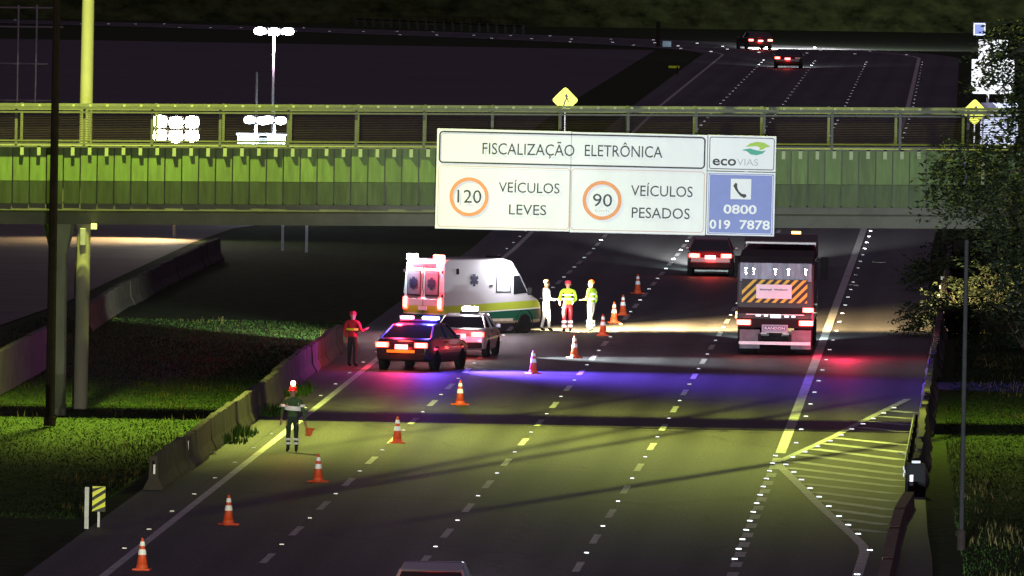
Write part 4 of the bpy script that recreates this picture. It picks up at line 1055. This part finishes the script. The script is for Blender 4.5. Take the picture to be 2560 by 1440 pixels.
# under-run: lamp bar, brand plate, mud flaps, bumper
part(tk, 'lamp_bar', BLACKP, [((0, -.08, 1.05), (2.44, .14, .30)), ((0, -.08, 1.46), (2.44, .1, .2))], bevel=.01)
for x in (-1.02, 1.02):
    tail_lamp(tk, (x, -.18, 1.07), (.46, .08, .17))
o = tail_lamp(tk, (1.08, -.16, 1.50), (.36, .08, .15))
o = part(tk, 'side_marker', E_AMBER, [((-1.27, .3, 1.35), (.05, .16, .1)), ((-1.3, 1.2, 1.2), (.05, .14, .08))])
part(tk, 'light_strip', lampm('strip_light', (.9, .92, 1.0), 2.2), [((-.55, -.14, 1.30), (.16, .04, .05)), ((-.3, -.14, 1.30), (.12, .04, .05)), ((.38, -.14, 1.28), (.14, .04, .05)), ((.6, -.14, 1.28), (.12, .04, .05)), ((.02, -.15, 1.28), (.34, .04, .1))])
part(tk, 'reflector_strip', BAND, [((.0, -.15, 1.335), (1.9, .02, .025))])
np_ = part(tk, 'maker_plate', mat('grey_plate', (.30, .32, .38), .5), [((.0, -.2, .89), (.86, .03, .24))], bevel=.02)
sheet_poly(np_, [(-.36, .83), (.36, .83), (.36, .95), (-.36, .95)], mat('dark_blue_field', (.03, .06, .16), .5), 'field', -.222)
lettering(np_, 'RANDON', -.33, .33, .85, .08, SHEET, -.226, .02)
part(tk, 'plate_bracket', GALV, [((-.36, -.2, .72), (.2, .03, .06)), ((.36, -.2, .72), (.2, .03, .06)), ((0, -.2, .755), (.8, .03, .03))])
MUD = mat('mud_flap', (.14, .14, .16), .7, var=.3)
for x in (-.82, .86): part(tk, 'mud_flap', MUD, [((x, -.04, .52), (.66, .03, .62))])
part(tk, 'bumper', mat('chequered_tape', (.75, .74, .76), .4, var=.2, scale=9), [((.0, -.22, .40), (2.34, .08, .10))])
part(tk, 'bumper_stay', BLACKP, [((-.5, -.1, .55), (.1, .12, .3)), ((.5, -.1, .55), (.1, .12, .3))])
for y in (.85, 2.1, 8.0, 10.6):
    for x in (-.92, .92):
        e = inst('wheel', tyre_me, tk, (x, y, .52), (0, 0, 0 if x > 0 else pi), (2.9, 1.57, 1.57)); inst('rim', rim_me, e)
part(tk, 'axle', BLACKP, [((0, .85, .52), (1.6, .16, .16)), ((0, .95, .60), (.4, .3, .34))], bevel=.03)
part(tk, 'roof_beacon', E_AMBER, [((-.7, 10.2, 3.76), (.3, .16, .12)), ((.5, 10.2, 3.74), (.3, .16, .1))])
light('POINT', 'tail_glow', (.9, -.7, 1.05), 12, (1, .05, .03), tk, .25)
light('POINT', 'tail_glow', (-.9, -.7, 1.05), 10, (1, .05, .03), tk, .25)
light('POINT', 'side_glow', (2.3, -.9, 1.2), 400, (1, .03, .10), tk, .3)
for s in (-1, 1): light('SPOT', 'head_light', (s * .9, 11.95, .9), 9000, (.75, .95, .95), tk, .1, (s * .9, 40, -.4), 40, .8)

# ------------------------------------------------------------------ people
def body_mesh(name, joints, edges, radii, zones, mats, sub=2):
    me = bpy.data.meshes.new(name)
    keys = list(joints); idx = {k: i for i, k in enumerate(keys)}
    me.from_pydata([joints[k] for k in keys], [(idx[a], idx[b]) for a, b in edges], [])
    o = bpy.data.objects.new(name, me); col.objects.link(o)
    sk = o.modifiers.new('skin', 'SKIN'); sk.use_smooth_shade = True; sk.branch_smoothing = 0.4
    o.modifiers.new('sub', 'SUBSURF').levels = sub; o.modifiers['sub'].render_levels = sub
    lay = me.skin_vertices[0].data
    for k in keys:
        r = radii[k]; lay[idx[k]].radius = r if isinstance(r, tuple) else (r, r)
        lay[idx[k]].use_root = (k == 'pelvis')
    dg = bpy.context.evaluated_depsgraph_get()
    m2 = bpy.data.meshes.new_from_object(o.evaluated_get(dg)); m2.name = name
    bpy.data.objects.remove(o); bpy.data.meshes.remove(me)
    m2.materials.clear()
    for m in mats: m2.materials.append(m)
    for p in m2.polygons:
        p.use_smooth = True
        p.material_index = zones(p.center)
    return m2
def oval_band(t, c, rx, ry, h, m, name='reflective_band', tilt=0.0):
    bm = BM(); n = 20; rings = []
    for dz, k in ((-h / 2, 0.97), (-h / 2 + .006, 1.0), (h / 2 - .006, 1.0), (h / 2, .97)):
        rings.append([bm.verts.new((c[0] + rx * k * cos(2 * pi * i / n), c[1] + ry * k * sin(2 * pi * i / n), c[2] + dz + tilt * cos(2 * pi * i / n))) for i in range(n)])
    for a, b in zip(rings, rings[1:]):
        for i in range(n): bm.faces.new((a[i], a[(i + 1) % n], b[(i + 1) % n], b[i]))
    return obj(name, bm, m, t, smooth=True)
def person(label, loc, face, top, legs, jacket_z=0.93, hat=None, hat_kind='helmet', hands=((.27, .02, .88), (-.27, .02, .88)), elbows=((.26, -.04, 1.14), (-.26, -.04, 1.14)), stride=0.0, boots=None, s=1.0, leg_split=None):
    t = thing('person', label, 'person', loc, -face); t.scale = (s, s, s)
    J = {'pelvis': (0, 0, .96), 'waist': (0, .0, 1.10), 'chest': (0, -.01, 1.30), 'upper': (0, -.01, 1.42), 'neck': (0, .0, 1.50), 'chin': (0, .025, 1.56), 'head': (0, .015, 1.645), 'crown': (0, .0, 1.72)}
    Rr = {'pelvis': (.17, .12), 'waist': (.155, .11), 'chest': (.185, .125), 'upper': (.15, .10), 'neck': .058, 'chin': .072, 'head': (.082, .10), 'crown': (.066, .08)}
    E_ = [('pelvis', 'waist'), ('waist', 'chest'), ('chest', 'upper'), ('upper', 'neck'), ('neck', 'chin'), ('chin', 'head'), ('head', 'crown')]
    for sd, n in ((1, 'r'), (-1, 'l')):
        st = stride * sd
        J.update({f'hip{n}': (sd * .10, 0, .86), f'knee{n}': (sd * .105, .02 + st * .5, .50), f'ank{n}': (sd * .11, -.02 + st, .10), f'toe{n}': (sd * .12, .13 + st, .045)})
        Rr.update({f'hip{n}': .098, f'knee{n}': .068, f'ank{n}': .05, f'toe{n}': (.042, .04)})
        E_ += [('pelvis', f'hip{n}'), (f'hip{n}', f'knee{n}'), (f'knee{n}', f'ank{n}'), (f'ank{n}', f'toe{n}')]
        hd = Vector(hands[0] if sd == 1 else hands[1]); el = Vector(elbows[0] if sd == 1 else elbows[1]); sh = Vector((sd * .205, -.01, 1.42))
        d = (hd - el).normalized()
        side = Vector((sd * -.6, .8, 0)); side = (side - d * side.dot(d)).normalized()
        J.update({f'sh{n}': tuple(sh), f'el{n}': tuple(el), f'wr{n}': tuple(hd - d * .05), f'palm{n}': tuple(hd + d * .03)})
        Rr.update({f'sh{n}': .07, f'el{n}': .052, f'wr{n}': .034, f'palm{n}': (.04, .026)})
        E_ += [('upper', f'sh{n}'), (f'sh{n}', f'el{n}'), (f'el{n}', f'wr{n}'), (f'wr{n}', f'palm{n}')]
        for k, (off, ln) in enumerate(((-.033, .075), (-.011, .088), (.011, .083), (.033, .066))):
            a = hd + d * .05 + side * off * 1.0; b = a + d * ln * .6; c_ = b + d * ln * .35 + Vector((-sd * .018, .012, 0))
            J[f'f{k}{n}'] = tuple(b); J[f'g{k}{n}'] = tuple(c_); Rr[f'f{k}{n}'] = .0095; Rr[f'g{k}{n}'] = .0075
            E_ += [(f'palm{n}', f'f{k}{n}'), (f'f{k}{n}', f'g{k}{n}')]
        a = hd + side * .045 + d * .02; J[f'th{n}'] = tuple(a + side * .012); J[f'tt{n}'] = tuple(a + d * .04 + side * .012); Rr[f'th{n}'] = .011; Rr[f'tt{n}'] = .008
        E_ += [(f'wr{n}', f'th{n}'), (f'th{n}', f'tt{n}')]
    wrists = [Vector(J['wrr']), Vector(J['wrl'])]
    def zones(c):
        if c.z > 1.505 and abs(c.x) < .16: return 2
        for w_, n in ((wrists[0], 'r'), (wrists[1], 'l')):
            d = (w_ - Vector(J['el' + n])).normalized()
            if (c - w_).dot(d) > .01 and (c - w_).length < .24 and abs(c.x) > .13: return 2
        if c.z < .13: return 3
        if c.z > jacket_z or abs(c.x) > .225: return 0
        return 1
    m2 = body_mesh('body', J, E_, Rr, zones, [top, legs, SKIN, boots or BLACKP])
    inst('body', m2, t)
    # face
    bm = BM(); lathe(bm, [(.018, 0), (.014, .02), (.004, .032)], 8, (0, .105, 1.615), 'Y'); obj('nose', bm, SKIN, t, smooth=True)
    for sx_ in (-1, 1):
        bm = BM(); lathe(bm, [(.004, -.006), (.014, 0), (.004, .008)], 8, (sx_ * .036, .103, 1.645), 'Y'); obj('eye', bm, mat('eye_dark', (.02, .015, .012), .3), t)
        bm = BM(); box(bm, (sx_ * .088, 0, 1.635), (.022, .04, .06)); obj('ear', bm, SKIN, t, bevel=.008)
    part(t, 'mouth', mat('lip', (.25, .09, .07), .6), [((0, .094, 1.572), (.05, .02, .012))])
    if hat_kind == 'helmet':
        bm = BM(); lathe(bm, [(.135, 1.665), (.118, 1.675), (.115, 1.72), (.09, 1.775), (.05, 1.80), (.01, 1.805)], 18, (0, 0, 0)); h_ = obj('helmet', bm, hat, t, smooth=True)
        part(h_, 'peak', hat, [((0, .14, 1.672), (.17, .09, .014))], bevel=.005)
    else:
        bm = BM(); lathe(bm, [(.105, 1.655), (.112, 1.70), (.10, 1.745), (.06, 1.775), (.01, 1.78)], 18, (0, -.005, 0)); obj('hair' if hat_kind == 'hair' else 'cap', bm, hat, t, smooth=True)
    return t
CL = lambda n, c, r=.8: mat(n, c, r, var=.2, scale=8)
HAIR = CL('dark_hair', (.02, .014, .01), .6)
NAVY, DGREEN = CL('navy_cloth', (.014, .02, .026)), CL('dark_green_cloth', (.012, .026, .024))
HIVIS = CL('hivis_lime', (.36, .62, .03)); WHITEC = CL('white_cloth', (.72, .72, .70)); REDC = CL('red_cloth', (.45, .015, .03)); ORC = CL('orange_cloth', (.65, .13, .02)); DARKC = CL('black_cloth', (.02, .018, .02)); GREENC = CL('green_cloth', (.035, .085, .03))

# worker flagging traffic, in the left lane
pw = person('worker in dark overalls with reflective bands and a red helmet lamp in the left lane', G(730, 1131), R(188), GREENC, DGREEN, .98, CL('helmet_red', (.4, .02, .02), .4), 'helmet', ((.30, .10, .86), (-.36, .03, .82)), ((.29, -.03, 1.13), (-.29, -.02, 1.13)), .03)
oval_band(pw, (0, -.005, 1.20), .225, .155, .12, BAND, tilt=.015)
for sd in (-1, 1):
    for z in (.36, .25): oval_band(pw, (sd * .107, 0.0, z), .088, .088, .062, BAND)
    oval_band(pw, (sd * .265, -.02, 1.27), .075, .085, .07, BAND)
bm = BM(); box(bm, (.10, -.12, 1.36), (.14, .03, .16)); obj('shoulder_patch', bm, ORC, pw, bevel=.01)
bm = BM(); box(bm, (-.1, -.125, 1.38), (.10, .03, .12)); obj('shoulder_patch', bm, BAND, pw, bevel=.01)
bm = BM(); lathe(bm, [(.035, 1.80), (.06, 1.83), (.065, 1.89), (.045, 1.93), (.01, 1.945)], 14, (0, 0, 0)); obj('helmet_lamp', bm, lampm('helmet_lamp', (1.0, .25, .16), 26), pw, smooth=True)
light('POINT', 'helmet_lamp_light', (0.05, .16, 1.92), 26, (1, .04, .03), pw, .06)
# flag rolled on a stick in his hand
hq = pw.matrix_basis @ Vector((-.36, .03, .80))
fl = thing('signal_flag', 'small orange signal flag on a stick held down by the flagging worker', 'flag', hq, 0)
bm = BM(); tube(bm, [(0, 0, .06), (.02, -.02, -.36)], .012, 8); obj('stick', bm, mat('wood_stick', (.45, .33, .10), .6), fl)
bm = BM()
vs = [[bm.verts.new((.01 + .02 * j + .06 * j * (1 - i * .12) + .012 * sin(i * 2.2), -.015 + .02 * sin(j * 2.5 + i), -.10 - .045 * i - .012 * j)) for j in range(4)] for i in range(6)]
for i in range(5):
    for j in range(3): bm.faces.new((vs[i][j], vs[i][j + 1], vs[i + 1][j + 1], vs[i + 1][j]))
o = obj('cloth', bm, ORC, fl, smooth=True); sm = o.modifiers.new('solid', 'SOLIDIFY'); sm.thickness = .006

# three responders beside the ambulance
p1 = person('medic in pale uniform, nearest the ambulance bonnet', G(1364, 829), R(70), WHITEC, CL('pale_trousers', (.5, .48, .44)), .95, HAIR, 'hair', ((.16, .26, 1.12), (-.2, .24, 1.08)), ((.29, .02, 1.14), (-.29, .02, 1.14)), .10)
p2 = person('responder with lime vest and red trousers, middle of the three', G(1418, 831), R(-10), HIVIS, REDC, .98, CL('red_cap', (.35, .02, .04)), 'cap', ((.22, .2, 1.02), (-.24, .16, 1.0)), ((.29, -.02, 1.14), (-.29, -.02, 1.14)), .02)
p3 = person('responder in white and lime suit, right one of the three', G(1477, 830), R(-60), HIVIS, CL('white_trousers', (.68, .68, .62)), 1.02, ORC, 'cap', ((.30, .05, .9), (-.26, .22, 1.1)), ((.27, -.05, 1.14), (-.29, .0, 1.14)), .09)
for q, zz_ in ((p2, (.36, .22)), (p3, (.36, .22))):
    for sd in (-1, 1):
        for z in zz_: oval_band(q, (sd * .107, 0.0, z), .09, .095, .085, BAND)
    oval_band(q, (0, -.005, 1.14), .215, .15, .07, BAND)
oval_band(p3, (0, -.005, 1.30), .225, .155, .06, BAND); oval_band(p2, (0, -.005, 1.28), .225, .155, .05, BAND)
# person in red jacket by the verge
p4 = person('person in red top with yellow band at the verge left of the police car', G(880, 918), R(30), REDC, DARKC, .98, CL('red_cap', (.35, .02, .04)), 'cap', ((.36, .24, 1.22), (-.26, .05, .9)), ((.30, .05, 1.14), (-.27, -.03, 1.13)))
oval_band(p4, (0, -.005, 1.20), .225, .155, .07, mat('yellow_band', (.75, .68, .02), .5), 'yellow_band')

# ------------------------------------------------------------------ trees and shrubs
def foliage(name, centres, n, size, mats, parent, seed, droop=.35, shell=.55):
    rng = random.Random(seed); vs, fs, mi = [], [], []
    tot = sum(r[0] * r[1] * r[2] for c, r in centres)
    for c, r in centres:
        k = int(n * r[0] * r[1] * r[2] / tot)
        # twigs carry sprays of leaves, so the crown has clumps and gaps
        twigs = max(6, k // 16)
        for _ in range(twigs):
            while True:
                q = Vector((rng.uniform(-1, 1), rng.uniform(-1, 1), rng.uniform(-1, 1)))
                if shell * rng.random() < q.length < 1: break
            b = Vector((c[0] + q.x * r[0], c[1] + q.y * r[1], c[2] + q.z * r[2]))
            d = Vector((q.x + rng.uniform(-.5, .5), q.y + rng.uniform(-.5, .5), q.z * .4 - droop + rng.uniform(-.3, .3))).normalized()
            L = rng.uniform(.5, 1.0)
            for j in range(16):
                f = j / 15; p = b + d * L * f + Vector((0, 0, -droop * .5 * f * f))
                sd = Vector((rng.uniform(-1, 1), rng.uniform(-1, 1), rng.uniform(-.6, .3))).normalized()
                l = size * rng.uniform(.6, 1.3); wv = sd.cross(Vector((rng.uniform(-1, 1), rng.uniform(-1, 1), rng.uniform(-1, 1)))).normalized() * l * .2
                i = len(vs)
                vs += [p, p + sd * l * .45 + wv, p + sd * l, p + sd * l * .45 - wv]
                fs.append((i, i + 1, i + 2, i + 3)); mi.append(0 if rng.random() < .6 else 1)
    me = bpy.data.meshes.new(name); me.from_pydata([tuple(v) for v in vs], [], fs)
    for m in mats: me.materials.append(m)
    me.polygons.foreach_set('material_index', mi)
    o = bpy.data.objects.new(name, me); col.objects.link(o); o.parent = parent
    return o
def tree(label, base, h, centres, n, seed, size=.2, group=None, limbs=7, r=.2, droop=.35):
    t = thing('tree', label, 'tree', base, 0, group); rng = random.Random(seed)
    bm = BM(); top = Vector((rng.uniform(-.3, .3), rng.uniform(-.3, .3), h * .75))
    tube(bm, [(0, 0, 0), (top.x * .3, top.y * .3, h * .25), (top.x * .6, top.y * .6, h * .5), tuple(top)], [r * 1.2, r, r * .7, r * .3], 9)
    for k in range(limbs):
        c, rr_ = centres[k % len(centres)]
        e = Vector(c) + Vector((rng.uniform(-.5, .5) * rr_[0], rng.uniform(-.5, .5) * rr_[1], rng.uniform(-.4, .5) * rr_[2]))
        f = rng.uniform(.4, .9); s_ = Vector((top.x * f, top.y * f, h * .75 * f))
        tube(bm, [s_, s_.lerp(e, .5) + Vector((0, 0, .25)), e], [r * .4, r * .22, r * .06], 6)
    obj('trunk', bm, BARK, t, smooth=True)
    foliage('crown', centres, n, size, LEAFM, t, seed, droop)
    return t
tree('dark leafy tree overhanging the bridge at the right edge', (16.1, 376, 0), 13.0,
     [((-1.2, 0, 10.9), (1.9, 1.9, 1.5)), ((-2.5, .2, 7.6), (2.1, 1.8, 1.1)), ((-.6, .3, 9.0), (1.9, 2.0, 1.7)), ((-3.6, 0, 7.45), (1.0, 1.1, .6)), ((.6, -.3, 12.4), (1.9, 1.8, 1.5)), ((-1.4, 0, 6.0), (1.7, 1.5, .9)), ((-1.9, .2, 11.2), (1.1, 1.2, .9))], 26000, 21, .17, 'roadside trees on the right', 12, .22)
tree('dim bushy tree beyond the bridge right of the far barrier', (20.5, 470, 0), 6.5, [((0, 0, 3.6), (2.3, 2.2, 2.4)), ((-1.0, .5, 2.2), (1.6, 1.6, 1.6)), ((1.4, 0, 5.2), (1.8, 1.8, 1.6))], 9000, 22, .24, 'roadside trees on the right', 6, .16)
tree('larger dim tree close under the bridge at the right edge', (18.3, 436, 0), 8.0, [((0, 0, 5.0), (2.4, 2.2, 2.6)), ((-.9, 0, 3.0), (1.7, 1.6, 1.6)), ((.8, 0, 2.2), (1.8, 1.6, 1.6))], 10000, 23, .24, 'roadside trees on the right', 7, .18)
def shrub(label, base, r, n, seed, group='shrubs on the right verge'):
    t = thing('shrub', label, 'shrub', base, 0, group); rng = random.Random(seed); bm = BM()
    for k in range(6):
        a = rng.uniform(0, 2 * pi); tube(bm, [(0, 0, 0), (cos(a) * r * .3, sin(a) * r * .3, r * .5), (cos(a) * r * .6, sin(a) * r * .6, r * 1.0)], [.03, .02, .008], 5)
    obj('stems', bm, BARK, t)
    foliage('crown', [((0, 0, r * .62), (r, r, r * .62)), ((r * .4, .1, r * .9), (r * .6, r * .6, r * .4))], n, .16, LEAFM, t, seed, .1)
for i, (u, v, r, lab) in enumerate(((2345, 815, 1.0, 'low shrub lit yellow beside the far right barrier'), (2420, 800, 1.3, 'rounded shrub right of the thin pole under the bridge'), (2500, 770, 1.6, 'wide shrub under the bridge at the right edge'), (2335, 700, .9, 'small shrub touching the far end of the dark barrier'), (2430, 660, 1.6, 'dim shrub just below the bridge girder on the right'), (2560, 850, 1.5, 'shrub cut by the right edge below the bridge'))):
    shrub(lab, G(u, v + 25), r, 2600, 40 + i)


# ------------------------------------------------------------------ litter on the shoulders
for i, (u, v, sc_, lab) in enumerate(((526, 1136, .16, 'crumpled pale litter on the left shoulder below the barrier'), (2196, 659, .3, 'pale flat strip of litter on the right shoulder past the truck'), (2134, 716, .18, 'small pale litter scrap right of the truck'), (2258, 1138, .14, 'scrap of litter at the right end of the hatched gore'))):
    g = G(u, v); rng = random.Random(60 + i); bm = BM()
    vs = [[bm.verts.new(((a - 1.5) * sc_ * .6 + rng.uniform(-.03, .03), (b - 1.5) * sc_ * .5 + rng.uniform(-.03, .03), .02 + rng.uniform(0, .07))) for a in range(4)] for b in range(4)]
    for a in range(3):
        for b in range(3): bm.faces.new((vs[b][a], vs[b][a + 1], vs[b + 1][a + 1], vs[b + 1][a]))
    o = obj('paper_scrap', bm, mat('litter_paper', (.4, .38, .33), .8, var=.3), None); o.location = g
    md = o.modifiers.new('solid', 'SOLIDIFY'); md.thickness = .006
    tag(o, lab, 'paper scrap', 'paper scraps on the road shoulders')
